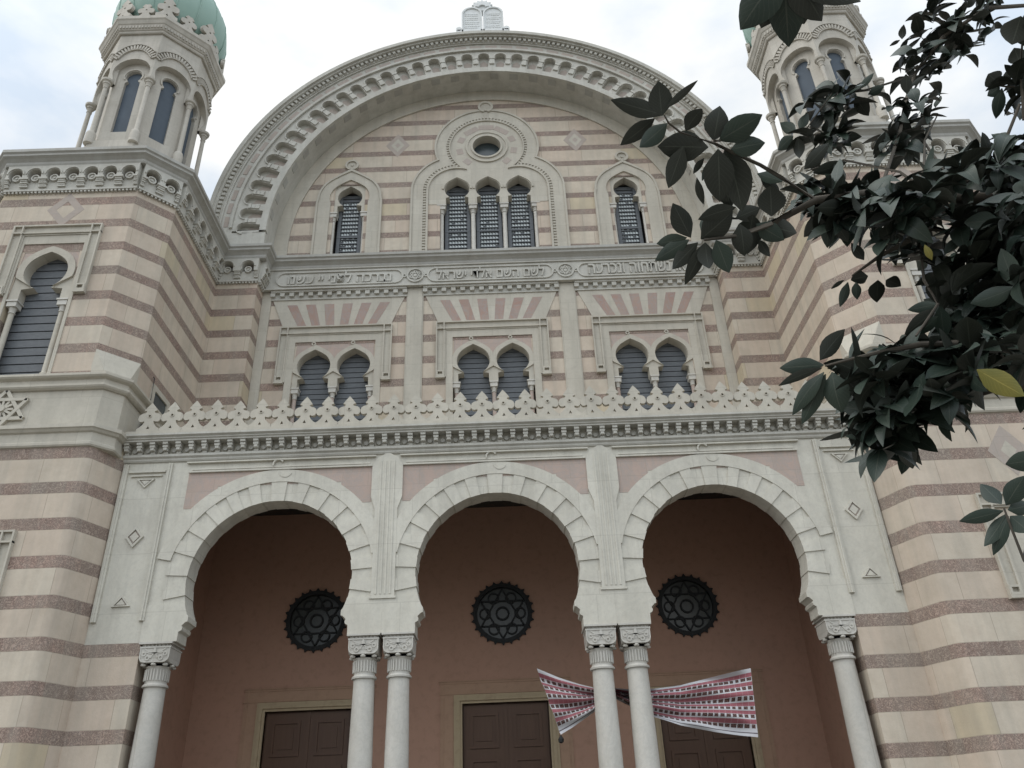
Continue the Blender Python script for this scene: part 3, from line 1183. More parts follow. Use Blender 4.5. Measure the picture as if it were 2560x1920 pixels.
# --- piers beside the upper wall
for s in (-1, 1):
    bm = NB()
    a, b = sorted((s * 6.275, s * 7.42))
    box(bm, a, b, C, B + .3, 8.9, 15.1)
    part('pier', bm, 'upper')

# --- lunette wall under the great arch
ZA = 16.97
RI = 6.27
LZ = 16.20
bm = NB()
outer = [(-RI, LZ)] + [(RI * math.cos(math.radians(a)) * -1, ZA + RI * math.sin(math.radians(a))) for a in [180 * i / 72 for i in range(73)]] + [(RI, LZ)]
nts = [[(c - .46, LZ), (c - .46, 19.3), (c + .46, 19.3), (c + .46, LZ)] for c in (-4.18,)]
nts += [[(-1.45, LZ), (-1.45, 19.5), (1.45, 19.5), (1.45, LZ)]]
nts += [[(c - .46, LZ), (c - .46, 19.3), (c + .46, 19.3), (c + .46, LZ)] for c in (4.18,)]
lo = [(-RI, LZ)] + [p for nn in nts for p in nn] + [(RI, LZ)] + [(RI * math.cos(math.radians(a)), ZA + RI * math.sin(math.radians(a))) for a in [180 * i / 72 for i in range(73)]]
OZ = 20.72
hole = [(.80 * math.cos(2 * PI * i / 40), OZ + .80 * math.sin(2 * PI * i / 40)) for i in range(40)]
plate(bm, [lo, hole], TY, TY + .4)
part('lunette_wall', bm, 'tymp')
bm = NB()
ring(bm, 0, ZA, 5.86, RI - .002, TY - .05, TY - .002, 0, 180, 72)
for s in (-1, 1):
    a, b = sorted((s * 5.86, s * (RI - .002)))
    box(bm, a, b, TY - .05, TY - .002, LZ, ZA)
part('lunette_moulding', bm, 'cream')
for s in (-1, 1):                                     # inlaid lozenges
    c = s * 2.80
    bm = NB()
    z = 20.92
    dm = lambda k: [(c, z + .50 * k), (c - .37 * k, z), (c, z - .50 * k), (c + .37 * k, z)]
    plate(bm, [dm(1), dm(.56)], TY - .006, TY + .01)
    plate(bm, [dm(.24)], TY - .007, TY + .01)
    lz = part('lozenge_inlay', bm, 'blush')
    bm = NB()
    plate(bm, [dm(.56), dm(.24)], TY - .0065, TY + .01)
    part('lozenge_border', bm, 'cream', lz)

# single windows of the lunette
SZ0 = 16.30
for c in (-4.18, 4.18):
    bm = NB()
    cz, r = 18.83, .37
    nn = [notch(c, cz, r, 18.52, .36, 18.22, point=.08)]
    plate(bm, [notched(c - .52, c + .52, 18.22, 19.42, nn)], TY + .03, TY + .30)
    # layered ogee surround
    oa = [(c - .93, SZ0), (c - .93, 18.6)] + [(x, z) for x, z in shoe(c, 18.75, .90, 18.75, 28, .16)][::-1] + [(c + .93, 18.6), (c + .93, SZ0)]
    ia = [(c + .56, SZ0), (c + .56, 18.6)] + shoe(c, 18.78, .60, 18.62, 24, .10) + [(c - .56, 18.6), (c - .56, SZ0)]
    plate(bm, [oa + ia], TY - .05, TY + .05)
    oa2 = [(c - .99, SZ0), (c - .99, 18.6)] + shoe(c, 18.75, .96, 18.75, 28, .20)[::-1] + [(c + .99, 18.6), (c + .99, SZ0)]
    ia2 = [(c + .931, SZ0), (c + .931, 18.6)] + shoe(c, 18.75, .90, 18.75, 28, .16) + [(c - .931, 18.6), (c - .931, SZ0)]
    plate(bm, [oa2 + ia2], TY - .085, TY + .04)
    ring(bm, c, 20.08, .15, .21, TY - .085, TY + .01, -70, 250, 20)
    disc(bm, c, 20.08, .15, TY - .04, TY + .01, n=16)
    disc(bm, c + .0, 20.08, .04, TY - .07, TY - .039, n=8)
    wd = part('window', bm, 'cream', smooth=30)
    glazed_pane(c, SZ0, 19.15, .36, TY + .26, wd)
    for s in (-1, 1):
        colonnette(c + s * .46, TY + .10, SZ0, 18.22, wd, .06, mat='column')

# triple window and the round one above it
bm = NB()
nn = [notch(dx, 18.98, .375, 18.68, .34, 18.40, point=.07) for dx in (-.94, 0, .94)]
def trefoil(k, rr):
    """outline of the whole group: side walls, two shoulders and the big round head (always 71 points)"""
    dx, dz = .94, OZ - 18.95
    d = math.hypot(dx, dz)
    th = math.atan2(dz, dx) + math.acos(min(1, (k * k + d * d - rr * rr) / (2 * k * d)))
    sh = [(-dx + k * math.cos(PI + (th - PI) * i / 12), 18.95 + k * math.sin(PI + (th - PI) * i / 12)) for i in range(13)]
    a0 = math.atan2(sh[-1][1] - OZ, sh[-1][0])
    if a0 < 0:
        a0 += 2 * PI
    hd = [(rr * math.cos(a0 + (PI - 2 * a0) * i / 44), OZ + rr * math.sin(a0 + (PI - 2 * a0) * i / 44)) for i in range(1, 44)]
    return [(-dx - k, SZ0)] + sh + hd + [(-x, z) for x, z in sh[::-1]] + [(dx + k, SZ0)]


def loft(bm, P, Q, d0, d1, T=TXZ):
    secs = [[bm.verts.new(T(q[0], q[1], d)) for q, d in ((p, d0), (q_, d0), (q_, d1), (p, d1))] for p, q_ in zip(P, Q)]
    for a_, b_ in zip(secs, secs[1:]):
        for j in range(4):
            bm.faces.new((a_[j], a_[(j + 1) % 4], b_[(j + 1) % 4], b_[j]))
    bm.faces.new(secs[0])
    bm.faces.new(secs[-1][::-1])


for dx in (-.94, 0, .94):                             # raised arch ring of each light
    a = shoe(dx, 18.98, .455, 18.99, 24, .08)
    b = shoe(dx, 18.98, .395, 18.99, 24, .07)
    loft(bm, a, b, TY - .045, TY - .011)
tO, t0, t1, t2, t3 = trefoil(1.40, 1.64), trefoil(1.34, 1.58), trefoil(1.03, 1.27), trefoil(.93, 1.18), trefoil(.87, 1.145)
loft(bm, tO, t0, TY - .07, TY + .01)
loft(bm, t0, t1, TY - .035, TY + .011)
loft(bm, t1, t2, TY - .008, TY + .012)
loft(bm, t2, t3, TY - .055, TY + .013)
# bead course between the two
def along(pts, step):
    out, acc = [], 0.0
    for a, b in zip(pts, pts[1:]):
        L = math.hypot(b[0] - a[0], b[1] - a[1])
        while acc < L:
            t = acc / L if L else 0
            out.append((a[0] + (b[0] - a[0]) * t, a[1] + (b[1] - a[1]) * t, math.atan2(b[1] - a[1], b[0] - a[0])))
            acc += step
        acc -= L
    return out


tb = trefoil(.98, 1.225)
for x, z, a in along(tb, .105):
    ux, uz = math.cos(a) * .026, math.sin(a) * .026
    vx, vz = -math.sin(a) * .05, math.cos(a) * .05
    plate(bm, [[(x - ux - vx, z - uz - vz), (x + ux - vx, z + uz - vz), (x + ux + vx, z + uz + vz), (x - ux + vx, z - uz + vz)]], TY - .034, TY - .007)
# field between head and lights, with the round opening
hole = [(.44 * math.cos(2 * PI * i / 40), OZ + .44 * math.sin(2 * PI * i / 40)) for i in range(40)]
fld = [(-1.80, 18.40)] + [p for q in nn for p in q] + [(1.80, 18.40)] + t3[1:-1][::-1]
plate(bm, [fld, hole], TY - .012, TY + .30)
ring(bm, 0, OZ, .44, .50, TY - .07, TY - .011, 0, 360, 40)
ring(bm, 0, OZ, .50, .60, TY - .03, TY - .0105, 0, 360, 40)
ring(bm, 0, OZ, .60, .66, TY - .055, TY - .010, 0, 360, 40)
ring(bm, 0, 22.62 - .14, .17, .25, TY - .085, TY + .01, -75, 255, 22)
disc(bm, 0, 22.48, .17, TY - .05, TY + .01, n=18)
for s in (-1, 1):
    box(bm, s * 1.62 - .16, s * 1.62 + .16, TY + .02, TY + .2, SZ0, 18.9)
wd = part('window', bm, 'cream', smooth=30, label='triple arched window under a round opening')
bm = NB()
disc(bm, 0, OZ, .46, TY + .24, TY + .27, n=32)
part('window_pane', bm, 'darkglass', wd)
bm = NB()
for i in range(9):
    a = math.radians(-45 + 270 * i / 8)
    cx_, cz_ = .86 * math.cos(a), OZ + .86 * math.sin(a)
    t = (-math.sin(a), math.cos(a))
    r_ = (math.cos(a), math.sin(a))
    L, Wd = (.24 if 3 <= i <= 5 else .12), .10
    plate(bm, [[(cx_ + t[0] * p * L + r_[0] * q * Wd, cz_ + t[1] * p * L + r_[1] * q * Wd) for p, q in ((-1, -1), (1, -1), (1, 1), (-1, 1))]], TY - .018, TY + .01)
part('inlaid_panel', bm, 'blush', wd)
for dx in (-.94, 0, .94):
    glazed_pane(dx, SZ0, 19.35, .38, TY + .26, wd)
for dx in (-1.41, -.47, .47, 1.41):
    colonnette(dx, TY + .13, SZ0, 18.40, wd, .068, mat='column')

# --- the great arch
def polar(u, v, d):
    """u degrees from the crown (to the right), v radius"""
    a = math.radians(u)
    return (v * math.sin(a), d, ZA + v * math.cos(a))


bm = NB()
ring(bm, 0, ZA, RI, 7.55, C + .16, TY + .35, 0, 180, 90)
for s in (-1, 1):
    a, b = sorted((s * RI, s * 7.55))
    box(bm, a, b, C + .16, TY + .35, 16.15, ZA)
arch = part('great_arch', bm, 'carved', smooth=20)
# arcade of small niches round the arch face
bm = NB()
NN = 41
step = 180.0 / 40
for i in range(NN):
    a = -90 + step * i
    hs = step / 2
    r0, r1 = RI, 7.22
    nw = .33                                           # niche half width as a share of the cell
    k = []
    for j in range(11):
        t = PI * j / 10
        k.append((a - hs * 2 * nw * math.cos(t), 6.93 + .155 * math.sin(t)))
    cell = [(a - hs, r0), (a + hs, r0), (a + hs, r1), (a - hs, r1)]
    hole = [(a - hs * 2 * nw * .80, 6.45), (a + hs * 2 * nw * .80, 6.45)] + [(2 * a - x, z) for x, z in k][::1]
    hole = [(a - hs * 2 * nw * .78, 6.46), (a - hs * 2 * nw, 6.86)] + k + [(a + hs * 2 * nw, 6.86), (a + hs * 2 * nw * .78, 6.46)]
    if a < -90 + .1:
        cell[0], cell[3] = (a - .3 * hs, r0), (a - .3 * hs, r1)
    plate(bm, [cell, hole], C, C + .165, polar)
    # corbel between niches
    ac = a + hs
    if i < NN - 1:
        for (q0, q1, wd_, d) in ((6.82, 6.90, .30, .05), (6.70, 6.81, .24, .035), (6.58, 6.69, .30, .045)):
            plate(bm, [[(ac - hs * wd_, q0), (ac + hs * wd_, q0), (ac + hs * wd_, q1), (ac - hs * wd_, q1)]], C - d, C + .001, polar)
    # hood line
    hd = [(a - hs * 2 * (nw + .07) * math.cos(PI * j / 10), 6.93 + .195 * math.sin(PI * j / 10)) for j in range(11)]
    band_pts = [(x, z) for x, z in hd]
    lo_ = [(a - hs * 2 * (nw + .015) * math.cos(PI * j / 10), 6.93 + .165 * math.sin(PI * j / 10)) for j in range(11)]
    plate(bm, [hd + lo_[::-1]], C - .03, C + .001, polar)
for s in (-1, 1):
    a, b = sorted((s * RI, s * 7.22))
    c0 = (a + b) / 2
    lo_ = rect(a, 16.16, b, ZA - .16)
    hl = [(c0 - .30, 16.42), (c0 + .16, 16.42)] + arcpts(c0 + .12, 16.56, .15, 0, 90, 6) + [(c0 - .30, 16.72)]
    plate(bm, [lo_], C, C + .165)
part('niche_band', bm, 'carved', arch, smooth=30)
bm = NB()
for i in range(NN):
    a = -90 + step * i
    hs = step / 2
    plate(bm, [[(a - hs * .40, 6.47), (a + hs * .40, 6.47), (a + hs * .46, 6.80), (a, 6.90), (a - hs * .46, 6.80)]], C + .145, C + .1605, polar)
part('niche_inlay', bm, 'blush', arch)
bm = NB()
ring(bm, 0, ZA, 7.222, 7.30, C - .07, C + .2, 0, 180, 90)
ring(bm, 0, ZA, 7.30, 7.55, C + .0, C + .2, 0, 180, 90)
ring(bm, 0, ZA, 7.55, 7.60, C - .05, C + .2, 0, 180, 90)
ring(bm, 0, ZA, 7.60, 7.74, C - .08, C + .3, 0, 180, 90)
ring(bm, 0, ZA, 7.74, 7.80, C - .20, C + .4, 0, 180, 90)
ring(bm, 0, ZA, 7.80, 7.92, C - .27, C + .5, 0, 180, 90)
for s in (-1, 1):
    a, b = sorted((s * 7.22, s * 7.90))
    box(bm, a, b, C + .001, C + .3, 16.16, ZA)
for i in range(150):
    a = -90 + 180 * (i + .5) / 150
    plate(bm, [[(a - .33, 7.625), (a + .33, 7.625), (a + .33, 7.735), (a - .33, 7.735)]], C - .15, C - .079, polar)
part('arch_cornice', bm, 'carved', arch, smooth=20)
bm = NB()
for i in range(46):
    a = -90 + 180 * (i + .5) / 46
    if i % 1 == 0:
        plate(bm, [[(a - 1.45, 7.355), (a + 1.45, 7.355), (a + 1.45, 7.48), (a - 1.45, 7.48)]], C - .012, C + .001, polar)
part('arch_inlay', bm, 'blush', arch)
bm = NB()
for i in range(30):                                   # stones let into the soffit edge
    a = -84 + 168 * i / 29
    w_ = 1.25
    plate(bm, [[(a - w_, RI - .012), (a + w_, RI - .012), (a + w_, RI + .01), (a - w_, RI + .01)]], C + .10, C + .32, polar)
part('soffit_inlay', bm, 'ledge', arch)
bm = NB()
ring(bm, 0, ZA, 6.9, 7.5, TY + .36, 34, 0, 180, 60)
part('nave_roof', bm, 'carved', smooth=20)
for s in (-1, 1):
    bm = NB()
    a, b = sorted((s * 7.0, s * 7.5))
    box(bm, a, b, TY + .4, 34, 0, ZA)
    part('nave_wall', bm, 'upper')

# --- tablets on the crown of the arch
TBY = 17.75
bm = NB()
box(bm, -.92, .92, TBY - .25, TBY + .35, 24.86, 25.05)
box(bm, -.86, .86, TBY - .2, TBY + .3, 25.05, 25.46)
for s in (-1, 1):
    ring(bm, s * .80, 25.50, .0, .10, TBY - .2, TBY + .3, 0, 360, 12)
    ring(bm, s * .98, 25.02, .0, .12, TBY - .2, TBY + .3, 0, 360, 12)
tbl = part('stone_tablets', bm, 'white')
for s in (-1, 1):
    bm = NB()
    c = s * .36
    shp = [(c - .345, 25.2), (c + .345, 25.2), (c + .345, 26.3)] + arcpts(c, 26.3, .345, 0, 180, 16)[1:-1] + [(c - .345, 26.3)]
    plate(bm, [shp], TBY - .16, TBY + .1)
    k = .86
    inn = [(c + (x - c) * k, 25.85 + (z - 25.85) * .93) for x, z in shp]
    plate(bm, [shp, inn], TBY - .20, TBY - .159)
    part('tablet', bm, 'white', tbl)
    bm = NB()
    rnd = random.Random(5 + s)
    for r_ in range(5):
        z = 26.28 - r_ * .21
        for q in range(2):
            x = c - .24
            while x < c + .2:
                L = rnd.uniform(.03, .07)
                box(bm, x, x + L, TBY - .172, TBY - .159, z - q * .085, z - q * .085 + .04)
                x += L + .022
    part('tablet_lettering', bm, 'white', tbl)
bm = NB()
cr = []
for i in range(9):
    a = math.radians(200 - 220 * i / 8)
    cr.append((.36 * math.cos(a), 26.80 + .30 * math.sin(a)))
    if i < 8:
        a2 = math.radians(200 - 220 * (i + .5) / 8)
        cr.append((.27 * math.cos(a2), 26.80 + .22 * math.sin(a2)))
plate(bm, [[(-.24, 26.52), (.24, 26.52)] + cr[::-1]], TBY - .14, TBY + .08)
ring(bm, 0, 26.64, .12, .24, TBY - .20, TBY - .139, 10, 170, 16)
part('crown', bm, 'white', tbl)

# --- cornice that runs from tower to pier to upper wall and back
corn = [(-.05, 15.76), (.16, 15.76), (.18, 15.80), (.18, 15.86), (.24, 15.92), (.30, 15.96), (.30, 16.02), (.34, 16.05), (.34, 16.13), (.28, 16.16), (-.3, 16.17)]


def tower_path(cx, hw, ch=.64):
    return [(cx - hw, 19.5), (cx - hw, TF + ch), (cx - hw + ch, TF), (cx + hw - ch, TF), (cx + hw, TF + ch), (cx + hw, 19.5)]


TW = ((-9.55, 2.16), (9.69, 2.30))
inner = [(-7.39, C), (-6.27, C), (-6.27, B), (6.27, B), (6.27, C), (7.39, C)]
path = tower_path(*TW[0])[:5] + inner + tower_path(*TW[1])[1:]
bm = NB()
sweep(bm, corn, path)
part('main_cornice', bm, 'ledge')
bm = NB()
sweep(bm, [(-.01, 16.165), (.05, 16.165), (.05, 16.30), (-.01, 16.30)], [(-6.2, TY), (6.2, TY)])
part('lunette_sill', bm, 'cream')
bm = NB()
box(bm, -6.26, 6.26, B - .02, TY + .4, 15.8, 16.166)
part('ledge', bm, 'cream')


def corbel_table(bm, p0, p1, z0=15.06, z1=15.765, trim=0.0):
    T, L = seg(p0, p1)
    n = max(2, round(L / .46))
    w = L / n
    za = 15.50
    nts = []
    r = min(.165, w * .36)
    for i in range(n):
        c = w * (i + .5)
        nts.append([(c - r, 15.40), (c - r, za)] + arcpts(c, za, r, 180, 0, 12)[1:-1] + [(c + r, za), (c + r, 15.40)])
    plate(bm, [notched(0, L, 15.40, z1, nts)], -.16, .02, T)
    box(bm, 0, L, -.055, .02, 15.10, 15.40, T)
    box(bm, 0, L, -.075, .02, z0, z0 + .045, T)
    k = max(3, int(L / .085))
    for i in range(k):
        u = L * (i + .5) / k
        box(bm, u - .022, u + .022, -.062, .0, z0 - .05, z0 - .001, T)
    for i in range(n):
        c = w * (i + .5)
        ring(bm, c, za, r + .015, r + .045, -.185, -.159, 0, 180, 12, T)
        ring(bm, c, 15.44, .07, .10, -.105, .0, 0, 360, 16, T)
        disc(bm, c, 15.44, .07, -.075, .0, T, 14)
        disc(bm, c, 15.44, .028, -.10, -.07, T, 8)
    for i in range(n + 1):
        c = w * i
        a, b = (0, .5) if i == 0 else ((-.5, 0) if i == n else (-.5, .5))
        for (zz0, zz1, ww, dd) in ((15.345, 15.398, .21, .175), (15.30, 15.344, .15, .15), (15.255, 15.30, .17, .135), (15.21, 15.254, .14, .11), (15.165, 15.209, .18, .10)):
            box(bm, max(0, c + a * ww), min(L, c + b * ww), -dd, -.05, zz0, zz1, T)


# --- towers
def tower(cx, hw):
    path = tower_path(cx, hw)
    zb, zt = 10.05, 15.08
    # upper stage: chamfers and sides, then the front with its window
    bm = NB()
    sweep(bm, [(0, zb), (0, zt), (-.4, zt), (-.4, zb)], path[3:])
    sweep(bm, [(0, zb), (0, zt), (-.4, zt), (-.4, zb)], path[:3])
    fx0, fx1 = path[2][0], path[3][0]
    nts = [[(cx - .66, zb), (cx - .66, 12.0), (cx - .60, 13.30), (cx + .60, 13.30), (cx + .66, 12.0), (cx + .66, zb)]]
    plate(bm, [notched(fx0, fx1, zb, zt, nts)], TF, TF + .4)
    part('tower_wall', bm, 'upper', label='upper stage of a tower with cut corners')
    for s in (-1, 1):                                 # broach stones where the corner is cut back
        e = cx + s * hw
        bm = NB()
        v = [(e - s * .64, TF - .004, 10.72), (e + s * .004, TF + .64, 10.72), (e - s * .30, TF - .004, 10.06), (e + s * .004, TF + .30, 10.06),
             (e - s * .66, TF + .002, 10.06), (e, TF + .66, 10.06)]
        q = [bm.verts.new(p) for p in v]
        bm.faces.new((q[0], q[1], q[3], q[2]))
        bm.faces.new((q[0], q[2], q[4]))
        bm.faces.new((q[1], q[5], q[3]))
        bm.faces.new((q[2], q[3], q[5], q[4]))
        bm.faces.new((q[0], q[4], q[5], q[1]))
        part('broach', bm, 'cream')
    # window
    bm = NB()
    nn = [notch(cx, 12.76, .46, 12.34, .44, 12.03, point=.06)]
    plate(bm, [notched(cx - .66, cx + .66, 12.03, 13.31, nn)], TF + .02, TF + .32)
    a = shoe(cx, 12.76, .62, 12.60, 26, .06)
    b = shoe(cx, 12.76, .465, 12.36, 26, .06)
    plate(bm, [a + b[::-1]], TF - .03, TF + .021)
    wd = part('window', bm, 'cream', smooth=30)
    bm = NB()
    plate(bm, [notched(cx - .66, cx + .66, 12.72, 13.52, [[(cx - .54, 12.72)] + shoe(cx, 12.76, .54, 12.77, 20, .06)[::-1] + [(cx + .54, 12.72)]])], TF + .008, TF + .019)
    part('spandrel_panel', bm, 'pink', wd)
    bm = NB()
    alfiz(bm, cx, .98, 14.02, 12.18, TF)
    box(bm, cx - .73, cx - .661, TF - .025, TF + .05, zb, 13.76)
    box(bm, cx + .661, cx + .73, TF - .025, TF + .05, zb, 13.76)
    box(bm, cx - .66, cx + .66, TF - .024, TF + .05, 13.52, 13.76)
    part('window_frame', bm, 'cream', wd)
    louvre_pane(cx, zb + .1, 13.3, .60, TF + .22, wd, step=.20)
    for s in (-1, 1):
        colonnette(cx + s * .53, TF + .10, zb + .1, 12.03, wd, .06, mat='cream')
    # inlaid lozenge over the window
    bm = NB()
    z = 14.52
    dm = lambda k: [(cx, z + .50 * k), (cx - .42 * k, z), (cx, z - .50 * k), (cx + .42 * k, z)]
    plate(bm, [dm(1), dm(.5)], TF - .004, TF + .01)
    part('lozenge_inlay', bm, 'blush')
    # corbel table round the head
    bm = NB()
    for p0, p1 in zip(path[:-1], path[1:]):
        p0, p1 = Vector(p0), Vector(p1)
        lim = C if (p0[1] > 18 or p1[1] > 18) else 99
        side_in = (cx < 0 and p1[0] > cx + hw - .01 and p1[1] > 18) or (cx > 0 and p0[0] < cx - hw + .01 and p0[1] > 18)
        if p1[1] > 18:
            p1 = Vector((p1[0], C))
        if p0[1] > 18:
            p0 = Vector((p0[0], C))
        corbel_table(bm, p0, p1)
    part('corbel_table', bm, 'carved', smooth=30)
    # lower stage with rounded shoulders
    def low(endl, endr):
        L, Rr = cx - hw, cx + hw
        rr = [(.36, 0), (.28, .02), (.215, .08), (.12, .28), (.03, .49), (-.01, .58), (-.06, .68)]
        pl = [(L + a, TF + b) for a, b in rr[::-1]]
        pr = [(Rr - a, TF + b) for a, b in rr]
        return [(L - .06, endl)] + pl, pr + [(Rr + .06, endr)]
    pl, pr = low(16, 16)
    bm = NB()
    pf = [(0, -.1), (0, 8.96), (-.35, 8.96), (-.35, -.1)]
    sweep(bm, pf, pl)
    sweep(bm, pf, pr)
    lw = [[(cx - .66, 2.6), (cx - .66, 6.2), (cx + .66, 6.2), (cx + .66, 2.6)]]
    plate(bm, [rect(pl[-1][0], -.1, pr[0][0], 8.96), lw[0]], TF, TF + .35)
    part('tower_base', bm, 'lower', smooth=40)
    bm = NB()
    nn = [notch(cx, 5.55, .46, 5.14, .44, 4.83, point=.06)]
    plate(bm, [notched(cx - .66, cx + .66, 4.83, 6.22, nn)], TF + .02, TF + .30)
    wd = part('window', bm, 'cream', smooth=30)
    bm = NB()
    alfiz(bm, cx, .95, 6.86, 5.0, TF)
    part('window_frame', bm, 'cream', wd)
    louvre_pane(cx, 2.62, 6.2, .60, TF + .22, wd, step=.20)
    for s in (-1, 1):
        colonnette(cx + s * .53, TF + .10, 2.62, 4.83, wd, .06, mat='cream')
    bm = NB()
    z = 7.72
    plate(bm, [[(cx, z + .52), (cx - .40, z), (cx, z - .52), (cx + .40, z)], [(cx, z + .2), (cx - .15, z), (cx, z - .2), (cx + .15, z)]], TF - .004, TF + .01)
    lz = part('lozenge_inlay', bm, 'blush')
    bm = NB()
    plate(bm, [[(cx, z + .2), (cx - .15, z), (cx, z - .2), (cx + .15, z)]], TF - .0045, TF + .01)
    part('lozenge_border', bm, 'cream', lz)
    # string courses and the plain band with its star between them
    base = [(cx - hw, 17.5), (cx - hw, TF + .30), (cx - hw + .30, TF), (cx + hw - .30, TF), (cx + hw, TF + .30), (cx + hw, 17.5)]
    bm = NB()
    sweep(bm, [(0, 8.95), (0, 9.80), (-.3, 9.80), (-.3, 8.95)], base)
    pn = part('tower_band', bm, 'cream')
    bm = NB()
    sweep(bm, [(-.1, 8.52), (.03, 8.52), (.05, 8.55), (.05, 8.60), (.03, 8.62), (.03, 8.80), (.07, 8.82), (.10, 8.86), (.13, 8.88), (.13, 8.955), (.09, 8.975), (-.1, 8.975)],
          base[1:5] if False else [(cx - hw, 14.5), (cx - hw, TF + .30), (cx - hw + .30, TF), (cx + hw - .30, TF), (cx + hw, TF + .30), (cx + hw, 14.45)])
    sweep(bm, [(-.1, 9.76), (.04, 9.76), (.08, 9.79), (.10, 9.82), (.10, 9.86), (.05, 9.88), (.05, 9.97), (.12, 10.0), (.15, 10.03), (.15, 10.08), (.08, 10.11), (-.1, 10.11)], base)
    part('string_course', bm, 'cream')
    bm = NB()
    z = 9.36
    for k in (0, 1):
        tri = [(cx + .52 * math.cos(PI / 2 + k * PI + 2 * PI * j / 3), z + .42 * math.sin(PI / 2 + k * PI + 2 * PI * j / 3)) for j in range(3)]
        for j in range(3):
            band(bm, [tri[j], tri[(j + 1) % 3]], .07, TF - .06 - .004 * k, TF - .001)
    for j in range(12):                                # leafy boss
        a = 2 * PI * j / 12
        band(bm, [(cx, z), (cx + .22 * math.cos(a), z + .20 * math.sin(a))], .045, TF - .05 - .01 * (j % 2), TF - .001)
    disc(bm, cx, z, .07, TF - .09, TF - .001, n=10)
    part('star_relief', bm, 'cream')

    # turret
    TC = (cx + (0.02 if cx < 0 else 0.04), 16.05)
    c8 = math.cos(PI / 8)

    def octo(ap):
        R_ = ap / c8
        return [(TC[0] + R_ * math.cos(-PI / 2 - PI / 8 + PI / 4 * i), TC[1] + R_ * math.sin(-PI / 2 - PI / 8 + PI / 4 * i)) for i in range(8)]
    bm = NB()
    prof = [(0, 16.0), (0, 17.60), (-.08, 17.66), (-.6, 17.66), (-.6, 16.0)]
    sweep(bm, prof, octo(1.40), closed=True)
    o1 = octo(1.20)
    ofr = octo(1.38)
    for i in range(8):
        T, L = seg(o1[i], o1[(i + 1) % 8])
        slit = [(L / 2 - .205, 18.10), (L / 2 + .205, 18.10), (L / 2 + .205, 19.98), (L / 2 + .14, 20.04)] + shoe(L / 2, 20.22, .215, 20.06, 12) + [(L / 2 - .14, 20.04), (L / 2 - .205, 19.98)]
        plate(bm, [rect(0, 17.66, L, 21.75), slit], 0, .12, T)
        ring(bm, L / 2, 20.22, .235, .275, -.03, .01, -30, 210, 14, T)
        T, L = seg(ofr[i], ofr[(i + 1) % 8])
        r = .505
        nn = [[(L / 2 - .44, 19.86), (L / 2 - .46, 20.02)] + shoe(L / 2, 20.22, r, 20.05, 20)[::-1] + [(L / 2 + .46, 20.02), (L / 2 + .44, 19.86)]]
        plate(bm, [notched(0, L, 19.86, 21.75, nn)], 0, .20, T)
        for k in range(17):                            # toothed band over the arch
            a = math.radians(28 + 124 * k / 16)
            ux, uz = math.cos(a), math.sin(a)
            qx, qz = L / 2 + .60 * ux, 20.36 + .82 * uz
            if 0.03 < qx < L - .03:
                plate(bm, [[(qx - .024 * uz - .07 * ux, qz + .024 * ux - .07 * uz), (qx + .024 * uz - .07 * ux, qz - .024 * ux - .07 * uz),
                            (qx + .024 * uz + .07 * ux, qz - .024 * ux + .07 * uz), (qx - .024 * uz + .07 * ux, qz + .024 * ux + .07 * uz)]], -.04, .01, T)
        ln = [(L / 2 + .70 * math.cos(math.radians(q)), 20.36 + .92 * math.sin(math.radians(q))) for q in range(142, 37, -6)]
        band(bm, [p for p in ln if 0 < p[0] < L], .03, -.05, .01, T)
        ln = [(L / 2 + .51 * math.cos(math.radians(q)), 20.36 + .72 * math.sin(math.radians(q))) for q in range(150, 29, -6)]
        band(bm, [p for p in ln if 0 < p[0] < L], .025, -.045, .01, T)
    tu = part('turret', bm, 'turret', smooth=30)
    bm = NB()
    sweep(bm, [(0, 17.7), (0, 21.7), (-.3, 21.7), (-.3, 17.7)], octo(1.11), closed=True)
    part('window_pane', bm, 'turretglass', tu)
    for i, p in enumerate(octo(1.37)):
        bm = NB()
        lathe(bm, [(.125, 17.50), (.125, 17.82), (.11, 17.89), (.075, 17.93), (.062, 17.96), (.056, 19.56), (.07, 19.565), (.07, 19.60), (.056, 19.61), (.08, 19.70), (.10, 19.715), (.10, 19.77), (.14, 19.80), (.15, 19.86)],
              (p[0], p[1], 0), 14)
        part('turret_column', bm, 'turret', tu, smooth=35)
    bm = NB()
    sweep(bm, [(-.4, 21.72), (.03, 21.72), (.05, 21.75), (.05, 21.80), (.08, 21.82), (.13, 21.98), (.15, 22.0), (.19, 22.10), (.22, 22.14), (.22, 22.25), (.15, 22.27), (-.4, 22.28)], octo(1.40), closed=True)
    pts = octo(1.475)
    for i in range(8):
        T, L = seg(pts[i], pts[(i + 1) % 8])
        for k in range(14):
            u = L * (k + .5) / 14
            box(bm, u - .022, u + .022, -.05, .1, 21.86, 21.965, T)
    part('turret_cornice', bm, 'turret', tu)
    oc = octo(1.46)
    for i in range(8):
        p0, p1 = Vector(oc[i]), Vector(oc[(i + 1) % 8])
        m = (p0 + p1) / 2
        for q, sc, dr in ((p0, 1.0, p0 - Vector(TC)), (m, .82, m - Vector(TC))):
            dr = dr.normalized()
            tx = Vector((-dr[1], dr[0]))
            bm = NB()
            fleuron(bm, lambda u, v, d: (q[0] + tx[0] * u + dr[0] * d, q[1] + tx[1] * u + dr[1] * d, 22.27 + v), sc * 1.3)
            part('fleuron', bm, 'turret', tu)
    bm = NB()
    dome = [(1.26, 22.2), (1.30, 22.4), (1.46, 22.75), (1.57, 23.15), (1.60, 23.6), (1.54, 24.05), (1.38, 24.5), (1.14, 24.95), (.82, 25.35), (.5, 25.68), (.24, 25.95), (.1, 26.25), (.03, 26.7)]
